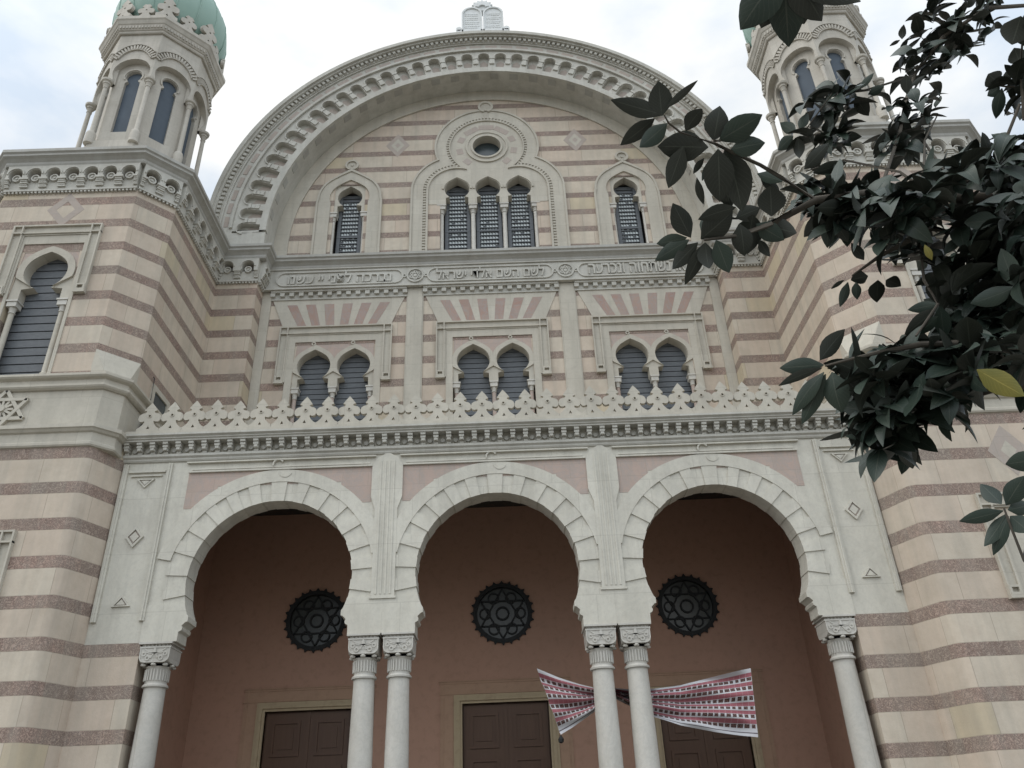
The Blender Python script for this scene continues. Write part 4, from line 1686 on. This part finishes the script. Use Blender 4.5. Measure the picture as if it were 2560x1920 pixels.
    lathe(bm, dome, (TC[0], TC[1], 0), 48)
    dm_ = part('dome', bm, 'copper', tu, smooth=40)
    bm = NB()
    for i in range(16):
        a = 2 * PI * i / 16 + .1
        tube(bm, [(TC[0] + (r + .004) * math.cos(a), TC[1] + (r + .004) * math.sin(a), z) for r, z in dome], .022, .016, 5)
    part('dome_rib', bm, 'copper', tu, smooth=60)
    bm = NB()
    for pth in (path,):
        plate(bm, [[(x, y) for x, y in pth]], 16.0, 16.14, lambda u, v, d: (u, v, d))
    part('tower_roof', bm, 'carved')


for cx, hw in TW:
    tower(cx, hw)
for s in (-1, 1):
    bm = NB()
    a, b = sorted((s * 7.39, s * 6.27))
    corbel_table(bm, (a, C), (b, C))
    if s < 0:
        corbel_table(bm, (-6.27, C), (-6.27, B - .14))
    else:
        corbel_table(bm, (6.27, B - .14), (6.27, C))
    part('corbel_table', bm, 'carved', smooth=30)

# side window in the inner flank of the left tower, above the porch
bm = NB()
T, L = seg((-7.39, 14.48), (-7.39, 17.45))
plate(bm, [rect(.66, 8.95, 1.56, 10.62), rect(.78, 8.95, 1.44, 10.50)], -.05, -.001, T)
wd = part('window', bm, 'cream', label='small plain window in the flank of the tower')
bm = NB()
box(bm, .78, 1.44, -.02, -.001, 8.96, 10.5, T)
part('window_pane', bm, 'darkglass', wd)

# ------------------------------------------------------------------ floodlight beside that window
fl = empty('floodlight', (-7.33, 15.02, 9.55))
fl['label'] = 'small dark floodlight hanging on a cable from the flank of the left tower'
fl['category'] = 'floodlight'
bm = NB()
lathe(bm, [(.02, -.24), (.09, -.23), (.11, -.12), (.10, .02), (.05, .10), (.02, .13)], (0.06, 0, 0), 14)
obj('lamp_housing', bm, 'steel', fl, smooth=40)
bm = NB()
tube(bm, [(.06, 0, .12), (.035, .02, .5), (.0, .05, 1.15), (-.03, .06, 1.2)], .012, .012, 6)
obj('cable', bm, 'iron', fl)

# ------------------------------------------------------------------ banner tied round the right pair of columns
bn = empty('banner', (2.1, 15.1, 4.0))
bn['label'] = 'long red and white banner of portrait posters bunched behind the pair of columns'
bn['category'] = 'banner'


def bannermat():
    t = NT('printed banner cloth')
    uvn = t.n.new('ShaderNodeUVMap')
    s = t.n.new('ShaderNodeSeparateXYZ')
    t.l.new(uvn.outputs[0], s.inputs[0])
    u, v = s.outputs[0], s.outputs[1]
    rows, cols = 6.0, 36.0
    vv = t.math('MULTIPLY', t.math('DIVIDE', t.math('SUBTRACT', v, 0.10), 0.84), rows)
    inside = t.math('MULTIPLY', t.math('GREATER_THAN', v, 0.10), t.math('LESS_THAN', v, 0.94))
    fv = t.math('FRACT', vv)
    uu = t.math('MULTIPLY', u, cols)
    fu = t.math('FRACT', uu)
    rn = t.white(t.math('FLOOR', uu), t.math('FLOOR', vv))
    n = t.noise(uvn.outputs[0], 60.0, 4)
    red = t.mix(n, (0.26, 0.075, 0.095), (0.34, 0.14, 0.155))
    white = (0.50, 0.495, 0.51)
    isred = t.math('MULTIPLY', t.math('GREATER_THAN', fv, 0.56), inside)
    col = t.mix(isred, white, red)
    ph = t.math('MULTIPLY', t.math('MULTIPLY', t.math('GREATER_THAN', fv, 0.14), t.math('LESS_THAN', fv, 0.52)), inside)
    w = t.math('MULTIPLY_ADD', rn, 0.18, 0.26)
    phu = t.math('LESS_THAN', t.math('ABSOLUTE', t.math('SUBTRACT', fu, 0.5)), w)
    pm = t.math('MULTIPLY', ph, phu)
    pc = t.mix(t.ramp(t.noise(t.scale(uvn.outputs[0], (90, 30, 1)), 3.0, 2), 0.45, 0.6), (0.02, 0.018, 0.02), (0.22, 0.12, 0.10))
    col = t.mix(pm, col, pc)
    ln = t.math('MULTIPLY', t.math('MULTIPLY', t.math('GREATER_THAN', v, 0.045), t.math('LESS_THAN', v, 0.062)), 0.9)
    col = t.mix(ln, col, (0.08, 0.06, 0.07))
    gap = t.math('MULTIPLY', t.math('GREATER_THAN', t.math('ABSOLUTE', t.math('SUBTRACT', fu, 0.5)), 0.478), 0.5)
    col = t.mix(t.math('MULTIPLY', gap, isred), col, (0.5, 0.42, 0.43))
    return t.done(col, 0.75, 0.2)


MT['banner'] = bannermat()
BY = 15.12


def bpt(px, py, y=BY):
    return on_y(px, py, y)


top = [bpt(1342, 1671), bpt(1395, 1692), bpt(1450, 1710), bpt(1492, 1722), bpt(1535, 1724), bpt(1575, 1727), bpt(1612, 1724), bpt(1700, 1712), bpt(1790, 1690), bpt(1877, 1670)]
bot = [bpt(1402, 1836), bpt(1435, 1815), bpt(1468, 1792), bpt(1495, 1772), bpt(1535, 1742), bpt(1580, 1766), bpt(1620, 1790), bpt(1700, 1815), bpt(1790, 1830), bpt(1896, 1843)]
us = [0.0, .10, .20, .28, .36, .42, .47, .64, .82, 1.0]


def lerp_list(lst, t):
    for i in range(len(us) - 1):
        if t <= us[i + 1]:
            k = (t - us[i]) / (us[i + 1] - us[i])
            k2 = k
            return lst[i].lerp(lst[i + 1], k2)
    return lst[-1]


bm = NB()
NUB, NVB = 120, 40
uvl = bm.loops.layers.uv.new('UVMap')
grid = []
for i in range(NUB + 1):
    t = i / NUB
    a, b = lerp_list(top, t), lerp_list(bot, t)
    row = []
    pinch = math.exp(-((t - .38) / .12) ** 2)
    for j in range(NVB + 1):
        v = j / NVB
        p = b.lerp(a, v)
        fan = v + .5 * math.sin(3 * t)
        amp = 1 if t < .93 else (1 - t) / .07
        p.y += amp * ((.05 + .06 * pinch) * math.sin(2 * PI * (v * 2.6 + .35 * math.sin(t * 7))) + .035 * math.sin(2 * PI * (v * 1.3 - 2.2 * t) + 1.0) + .022 * math.sin(2 * PI * (v * 5.1 + 1.7 * t))) + .03 * math.sin(9 * t)
        # gathered folds run out of the knot
        p.z += .018 * math.sin(2 * PI * v * 2.0 + 5 * t) * (1 - abs(2 * v - 1))
        row.append(bm.verts.new(p - Vector(bn.location)))
    grid.append(row)
for i in range(NUB):
    for j in range(NVB):
        f = bm.faces.new((grid[i][j], grid[i + 1][j], grid[i + 1][j + 1], grid[i][j + 1]))
        for lp, (a, b) in zip(f.loops, ((i, j), (i + 1, j), (i + 1, j + 1), (i, j + 1))):
            lp[uvl].uv = (a / NUB, b / NVB)
obj('banner_cloth', bm, 'banner', bn, smooth=80)
bm = NB()
p = bpt(1402, 1838) - Vector(bn.location)
lathe(bm, [(.01, -.13), (.045, -.11), (.05, -.06), (.02, -.02), (.015, 0)], p, 10)
obj('weight', bm, 'iron', bn)
bm = NB()
cc = Vector((2.1, A + .24, 4.03)) - Vector(bn.location)
pts = []
for (dx, dy) in ((-.40, .24), (-.55, .05), (-.45, -.2), (-.3, -.22), (0, -.12), (.3, -.22), (.45, -.2), (.55, .05), (.40, .24)):
    pts.append(cc + Vector((dx, dy, 0)))
tube(bm, [bpt(1500, 1745) - Vector(bn.location), bpt(1600, 1745) - Vector(bn.location)], .02, .02, 6)
obj('tie_rope', bm, 'rope', bn)

# ------------------------------------------------------------------ magnolia at the right, its boughs hanging into view
TR = empty('magnolia_tree', (4.6, 2.4, 0))
TR['label'] = 'broadleaf evergreen tree with dark glossy leaves reaching in from the right'
TR['category'] = 'tree'
TOFF = Matrix.Translation(-Vector(TR.location))
RND = random.Random(11)
CREAM = []


def leaf(bm, base, tip, w, side=None, curl=0.0, fold=0.25, petiole=True):
    base, tip = Vector(base), Vector(tip)
    ax = tip - base
    L = ax.length
    ax.normalize()
    view = (base - CAM).normalized()
    nrm = side or view
    sv = ax.cross(nrm).normalized()
    nv = sv.cross(ax).normalized()
    n = 7
    rows = []
    for i in range(n + 1):
        t = i / n
        s = max(0.0, t - .07) / .93
        wd = w * .5 * (math.sin(PI * min(1, s) ** .82) ** .78 if 0 < s < 1 else 0.0)
        if s >= .86:
            wd = min(wd, w * .5 * (1 - s) * 3.0)
        c = base + ax * L * t + nv * (curl * L * math.sin(PI * t) * .5 - curl * L * t * t * .35)
        if wd < .0012:
            wd = .0012
        rows.append([bm.verts.new(c - sv * wd + nv * wd * fold), bm.verts.new(c), bm.verts.new(c + sv * wd + nv * wd * fold)])
    uvl = bm.loops.layers.uv.verify()
    for i, (a, b) in enumerate(zip(rows, rows[1:])):
        for k in (0, 1):
            f = bm.faces.new((a[k], a[k + 1], b[k + 1], b[k]))
            for lp, (uu, vv) in zip(f.loops, ((k / 2, i / n), ((k + 1) / 2, i / n), ((k + 1) / 2, (i + 1) / n), (k / 2, (i + 1) / n))):
                lp[uvl].uv = (uu, vv)


def hero(bm, bx, by, tx, ty, wpx, d, dd=0.0, **k):
    a, b = at(bx, by, d), at(tx, ty, d + dd)
    q = RND.uniform(-.35, .35)
    view = (a - CAM).normalized()
    ax = (b - a).normalized()
    sv = ax.cross(view).normalized()
    leaf(bm, a, b, wpx * d / FPX, view * math.cos(q) + sv * math.sin(q), curl=RND.uniform(-.18, .18), **k)


def whorl(bm, c, axis, n, L, spread=1.0):
    axis = Vector(axis).normalized()
    o1 = axis.orthogonal().normalized()
    o2 = axis.cross(o1)
    ph = RND.random() * 6.28
    for i in range(n):
        a = ph + 2 * PI * i / n * 1.0 + RND.uniform(-.3, .3)
        el = RND.uniform(-.5, .55) if i % 3 else RND.uniform(.3, .9)
        dr = (o1 * math.cos(a) + o2 * math.sin(a)) * math.cos(el) * spread + axis * math.sin(el)
        dr.z -= RND.uniform(.0, .45)
        dr.normalize()
        l = L * RND.uniform(.62, 1.18)
        st = c - axis * RND.uniform(0, .06)
        nr = (axis + Vector((RND.uniform(-.5, .5), RND.uniform(-.5, .5), RND.uniform(-.2, .6)))).normalized()
        leaf(bm, st, st + dr * l, l * RND.uniform(.40, .54), nr, curl=RND.uniform(-.15, .5), fold=RND.uniform(.05, .5))


HEROES = [  # base x, y, tip x, y, width (pixels of the photograph), distance in metres
    (1659, 287, 1527, 250, 43, 3.2), (1655, 290, 1646, 203, 56, 3.2), (1663, 272, 1744, 201, 18, 3.2), (1637, 296, 1551, 364, 40, 3.25),
    (1668, 308, 1599, 369, 44, 3.2), (1714, 328, 1755, 270, 40, 3.25), (1784, 352, 1800, 264, 58, 3.3), (1797, 352, 1905, 287, 58, 3.3),
    (1826, 375, 1912, 356, 48, 3.3), (1771, 368, 1644, 366, 72, 3.25), (1708, 366, 1671, 470, 48, 3.22), (1795, 372, 1800, 505, 72, 3.25),
    (1812, 372, 1858, 528, 78, 3.3), (1785, 400, 1830, 520, 60, 3.35), (1760, 396, 1733, 434, 17, 3.3), (1772, 405, 1755, 452, 15, 3.3), (1742, 444, 1758, 513, 20, 3.3),
    (1727, 594, 1682, 508, 52, 3.4), (1717, 594, 1640, 610, 34, 3.4), (1723, 599, 1637, 651, 40, 3.4), (1745, 606, 1680, 673, 40, 3.4),
    (1763, 606, 1713, 713, 36, 3.4), (1763, 606, 1772, 672, 44, 3.4), (1790, 600, 1823, 682, 50, 3.4), (1752, 598, 1832, 528, 64, 3.42),
    (1757, 590, 1800, 535, 60, 3.45), (1840, 518, 1745, 548, 38, 3.35), (1882, 536, 1868, 634, 66, 3.5), (1905, 560, 1992, 583, 50, 3.5),
    (1898, 600, 1924, 641, 24, 3.5), (1929, 541, 1925, 464, 66, 3.5), (1850, 560, 1862, 640, 50, 3.45), (1890, 560, 1960, 600, 46, 3.5), (1840, 545, 1900, 520, 40, 3.5),
    (1990, 330, 1950, 307, 27, 4.2), (1999, 325, 2019, 281, 23, 4.2), (1983, 339, 1944, 376, 30, 4.2), (1994, 343, 1999, 396, 26, 4.2),
    (2000, 335, 2030, 330, 16, 4.2), (2010, 424, 2072, 357, 32, 4.0), (2032, 433, 2117, 406, 30, 4.0), (2205, 375, 2185, 395, 14, 4.4),
    (2214, 328, 2183, 388, 16, 4.4), (2149, 223, 2184, 182, 15, 4.4), (2092, 214, 2020, 242, 22, 4.3), (2138, 240, 2171, 290, 32, 4.4), (2170, 236, 2210, 215, 20, 4.4),
    (1893, 434, 1956, 453, 28, 3.6), (1900, 440, 1950, 480, 26, 3.6),
    (2050, 900, 2111, 823, 44, 3.1), (2060, 912, 1948, 920, 42, 3.1), (2055, 920, 1945, 963, 24, 3.1), (2060, 930, 1978, 1037, 38, 3.1), (2064, 935, 2005, 1060, 40, 3.1),
    (2080, 930, 2103, 1032, 62, 3.1), (2085, 905, 2190, 950, 54, 3.15), (2100, 930, 2160, 1000, 40, 3.15),
    (2062, 540, 2010, 592, 38, 3.7), (2070, 545, 2068, 620, 34, 3.7), (2080, 545, 2120, 605, 36, 3.7), (2160, 650, 2128, 608, 24, 3.8), (2170, 690, 2127, 700, 34, 3.8),
    (2215, 700, 2252, 715, 32, 3.8), (2120, 705, 2100, 767, 22, 3.8), (2140, 705, 2142, 749, 22, 3.8), (2195, 700, 2192, 756, 38, 3.8), (2110, 700, 2078, 722, 10, 3.8),
    (2343, 760, 2270, 775, 26, 3.3), (2340, 770, 2262, 838, 34, 3.3), (2345, 790, 2290, 838, 28, 3.3), (2350, 765, 2362, 850, 36, 3.3), (2335, 690, 2345, 760, 40, 3.4), (2350, 700, 2400, 735, 44, 3.4),
    (2504, 1260, 2451, 1209, 36, 2.9), (2508, 1277, 2398, 1304, 30, 2.9), (2515, 1285, 2462, 1366, 32, 2.9), (2521, 1290, 2482, 1388, 30, 2.9), (2515, 1263, 2560, 1190, 42, 2.9),
    (2525, 1290, 2575, 1330, 40, 2.9), (2600, 1150, 2514, 1160, 44, 2.8), (2520, 1275, 2580, 1262, 34, 2.9),
    (1955, -70, 1850, 72, 88, 2.2), (1960, -70, 1972, 118, 80, 2.2), (1970, -70, 2058, 52, 74, 2.2), (1975, -60, 2150, 6, 52, 2.2), (1950, -60, 1905, 70, 76, 2.25), (1985, -80, 2010, 60, 80, 2.25),
    (2255, 98, 2259, 62, 16, 5.0), (2250, 100, 2224, 115, 8, 5.0), (2265, 185, 2268, 235, 24, 4.6), (2275, 218, 2312, 188, 10, 4.6), (2497, 208, 2470, 185, 38, 4.2), (2500, 218, 2468, 240, 24, 4.2),
    (2505, 220, 2488, 298, 26, 4.2), (2503, 205, 2545, 165, 18, 4.2), (2552, 160, 2535, 120, 34, 4.2), (2552, 40, 2530, 112, 60, 3.6), (2560, 60, 2575, 120, 50, 3.6),
]
WHORLS = [  # centre, distance, leaves, leaf length in metres
    (2330, 30, 5.2, 9), (2395, 50, 5.1, 9), (2450, 20, 5.2, 9), (2300, 85, 5.2, 8), (2370, 85, 5.2, 9), (2430, 70, 5.2, 8), (2280, 120, 5.0, 8), (2330, 130, 5.1, 9), (2395, 115, 5.2, 8),
    (2275, 165, 5.0, 8), (2345, 160, 5.1, 7), (2315, 30, 5.6, 8), (2420, 110, 5.6, 8), (2470, 60, 5.4, 6), (2480, 10, 5.3, 7), (2320, 190, 5.0, 6), (2255, 140, 5.2, 6), (2350, 0, 5.4, 8), (2420, -10, 5.4, 8),
    (2290, 250, 4.6, 8), (2315, 285, 4.6, 9), (2250, 280, 4.6, 8), (2230, 255, 4.6, 7), (2290, 320, 4.7, 9), (2235, 320, 4.6, 7), (2270, 350, 4.6, 7), (2325, 250, 4.8, 6),
    (2090, 225, 4.3, 9), (2075, 250, 4.3, 8), (2110, 240, 4.4, 8), (2055, 265, 4.3, 7), (2120, 210, 4.4, 6), (2095, 275, 4.4, 7), (2030, 265, 4.3, 5),
    (2060, 325, 4.2, 8), (2090, 320, 4.2, 8), (2075, 350, 4.2, 7), (2035, 350, 4.2, 6), (2100, 345, 4.3, 5),
    (2225, 350, 4.4, 8), (2260, 370, 4.4, 8), (2220, 330, 4.5, 7),
    (2540, 195, 4.2, 9), (2555, 230, 4.2, 9), (2560, 180, 4.3, 8), (2540, 250, 4.3, 6),
    (2530, 345, 4.0, 8), (2555, 330, 4.0, 8), (2500, 360, 4.0, 7), (2520, 420, 3.9, 9), (2470, 400, 4.0, 9), (2430, 395, 4.0, 8), (2550, 400, 3.9, 8),
]
MASS = [  # dense parts: polygon in pixels, distance range, number of whorls
    ([(2030, 500), (2110, 470), (2200, 450), (2300, 440), (2420, 400), (2560, 390), (2620, 420), (2620, 590), (2440, 590), (2330, 590), (2210, 565), (2110, 545), (2050, 530)], 3.4, 4.4, 64),
    ([(2200, 570), (2260, 590), (2380, 590), (2560, 560), (2620, 600), (2620, 880), (2520, 880), (2470, 800), (2440, 690), (2360, 640), (2280, 620), (2220, 640)], 3.4, 4.4, 48),
    ([(2090, 900), (2200, 870), (2300, 850), (2430, 840), (2560, 800), (2600, 860), (2560, 920), (2430, 930), (2400, 1000), (2330, 1030), (2270, 1060), (2210, 1060), (2160, 1010), (2125, 960)], 3.0, 3.8, 62),
    ([(2110, 1020), (2180, 1010), (2280, 1010), (2300, 1060), (2230, 1110), (2190, 1120), (2150, 1070)], 3.1, 3.6, 18),
    ([(1990, 470), (2100, 460), (2150, 520), (2080, 560), (2010, 540)], 3.5, 4.0, 12),
    ([(2340, 700), (2390, 690), (2410, 800), (2360, 850), (2345, 830)], 3.3, 3.8, 5),
    ([(2400, 700), (2620, 640), (2620, 860), (2420, 850)], 3.3, 4.6, 34),
]


def inpoly(p, poly):
    c = False
    for (x0, y0), (x1, y1) in zip(poly, poly[1:] + poly[:1]):
        if (y0 > p[1]) != (y1 > p[1]) and p[0] < (x1 - x0) * (p[1] - y0) / (y1 - y0) + x0:
            c = not c
    return c


bm = NB()
for h in HEROES:
    hero(bm, *h, dd=RND.uniform(-.03, .05))
KEEP = [(2330, 690, 2345, 745), (2500, 690, 2530, 720)]
up = Vector((-.35, -.35, .75))
for x, y, d, n in WHORLS:
    whorl(bm, at(x, y, d), up + Vector((RND.uniform(-.6, .6), RND.uniform(-.6, .6), RND.uniform(-.4, .4))), n, .125)
tips = []
for poly, d0, d1, k in MASS:
    xs, ys = [p[0] for p in poly], [p[1] for p in poly]
    m = 0
    while m < k:
        p = (RND.uniform(min(xs), max(xs)), RND.uniform(min(ys), max(ys)))
        if not inpoly(p, poly):
            continue
        m += 1
        q = at(*p, RND.uniform(d0, d1))
        tips.append(q)
        whorl(bm, q, up + Vector((RND.uniform(-.7, .7), RND.uniform(-.7, .7), RND.uniform(-.5, .4))), RND.randint(7, 10), .145)
# the part of the crown above and to the right of the view
for i in range(150):
    q = Vector((4.4 + RND.gauss(0, 1.0), 2.6 + RND.gauss(0, 1.1), 4.4 + RND.gauss(0, 1.0)))
    v = M @ (q - CAM)
    if v[2] > 0 and abs(v[0] / v[2]) * FPX < 1370 and abs(v[1] / v[2]) * FPX < 1060 or q.z < 2.4:
        continue
    whorl(bm, q, up + Vector((RND.uniform(-.7, .7), RND.uniform(-.7, .7), 0)), 8, .14)
    tips.append(q)
bm.transform(TOFF)
me_o = obj('crown', bm, 'leaf', TR, smooth=60)
bm = NB()
for h, lab in (((2442, 924, 2562, 990, 52, 2.9), 0), ((2330, 650, 2312, 612, 16, 3.3), 1)):
    bm = NB()
    hero(bm, *h)
    bm.transform(TOFF)
    obj('leaf', bm, 'yellow', TR, smooth=60, label='large yellowing leaf' if lab == 0 else 'small yellow leaf')
# trunk, limbs and twigs
bm = NB()
tube(bm, [(4.75, 2.3, -.05), (4.70, 2.35, .8), (4.6, 2.4, 1.7), (4.55, 2.5, 2.6), (4.45, 2.55, 3.5), (4.4, 2.6, 4.6), (4.3, 2.7, 5.6)], .17, .05, 10)
bm.transform(TOFF)
obj('trunk', bm, 'bark', TR, smooth=60)


def limb(pts, r0, r1, root=None):
    bm = NB()
    q = [at(*p) for p in pts]
    if root:
        q = [Vector(root)] + q
    tube(bm, q, r0, r1, 7)
    bm.transform(TOFF)
    return obj('limb', bm, 'bark', TR, smooth=60)


limb([(2620, 520, 3.9), (2480, 500, 3.85), (2330, 488, 3.8), (2160, 486, 3.7), (2040, 500, 3.6), (1930, 560, 3.5), (1840, 590, 3.45), (1760, 600, 3.4)], .035, .005, (4.5, 2.5, 3.1))
limb([(2600, 640, 3.8), (2460, 600, 3.8), (2330, 570, 3.8), (2200, 640, 3.8), (2130, 690, 3.8)], .028, .004, (4.55, 2.5, 2.6))
limb([(2600, 860, 3.3), (2450, 855, 3.2), (2300, 862, 3.15), (2200, 880, 3.1), (2062, 915, 3.1)], .022, .004, (4.6, 2.4, 2.2))
limb([(2600, 960, 3.2), (2480, 975, 3.2), (2370, 1010, 3.3), (2280, 1030, 3.3)], .018, .004, (4.6, 2.4, 1.9))
limb([(2620, 250, 4.2), (2560, 220, 4.2), (2500, 215, 4.2)], .015, .003, (4.4, 2.6, 4.3))
limb([(2600, 420, 4.0), (2500, 385, 4.0), (2550, 260, 4.1)], .015, .006, (4.45, 2.55, 3.6))
limb([(2330, 488, 3.8), (2310, 440, 4.0), (2312, 350, 4.4), (2345, 285, 4.6)], .009, .003)
limb([(2310, 355, 4.4), (2360, 425, 4.1), (2400, 480, 3.9)], .006, .004)
limb([(2280, 190, 4.8), (2200, 215, 4.5), (2150, 228, 4.4), (2080, 235, 4.3), (2010, 330, 4.2)], .006, .003)
limb([(2470, 20, 5.2), (2360, 90, 5.1), (2290, 180, 5.0), (2265, 250, 4.7), (2250, 330, 4.5), (2200, 480, 3.9)], .012, .008, (4.3, 2.7, 5.4))
limb([(2040, 500, 3.6), (1960, 448, 3.55), (1900, 412, 3.4), (1830, 380, 3.3), (1785, 358, 3.28), (1700, 330, 3.22), (1672, 308, 3.2), (1660, 287, 3.2)], .009, .003)
limb([(1784, 352, 3.29), (1798, 352, 3.3), (1815, 348, 3.3)], .005, .003)
limb([(2300, 600, 3.6), (2310, 700, 3.4), (2345, 760, 3.3), (2290, 840, 3.15)], .008, .004)
limb([(2620, 1480, 2.95), (2560, 1400, 2.92), (2525, 1311, 2.9), (2510, 1270, 2.9)], .006, .003, (4.68, 2.3, 1.2))
limb([(2150, -200, 2.4), (2050, -140, 2.3), (1960, -75, 2.2)], .012, .004, (4.4, 2.5, 3.9))
limb([(2330, 488, 3.8), (2250, 430, 4.0), (2110, 400, 4.0), (2015, 428, 4.0)], .007, .003)
limb([(2560, 300, 4.1), (2552, 165, 4.2), (2560, 40, 3.8)], .007, .003)
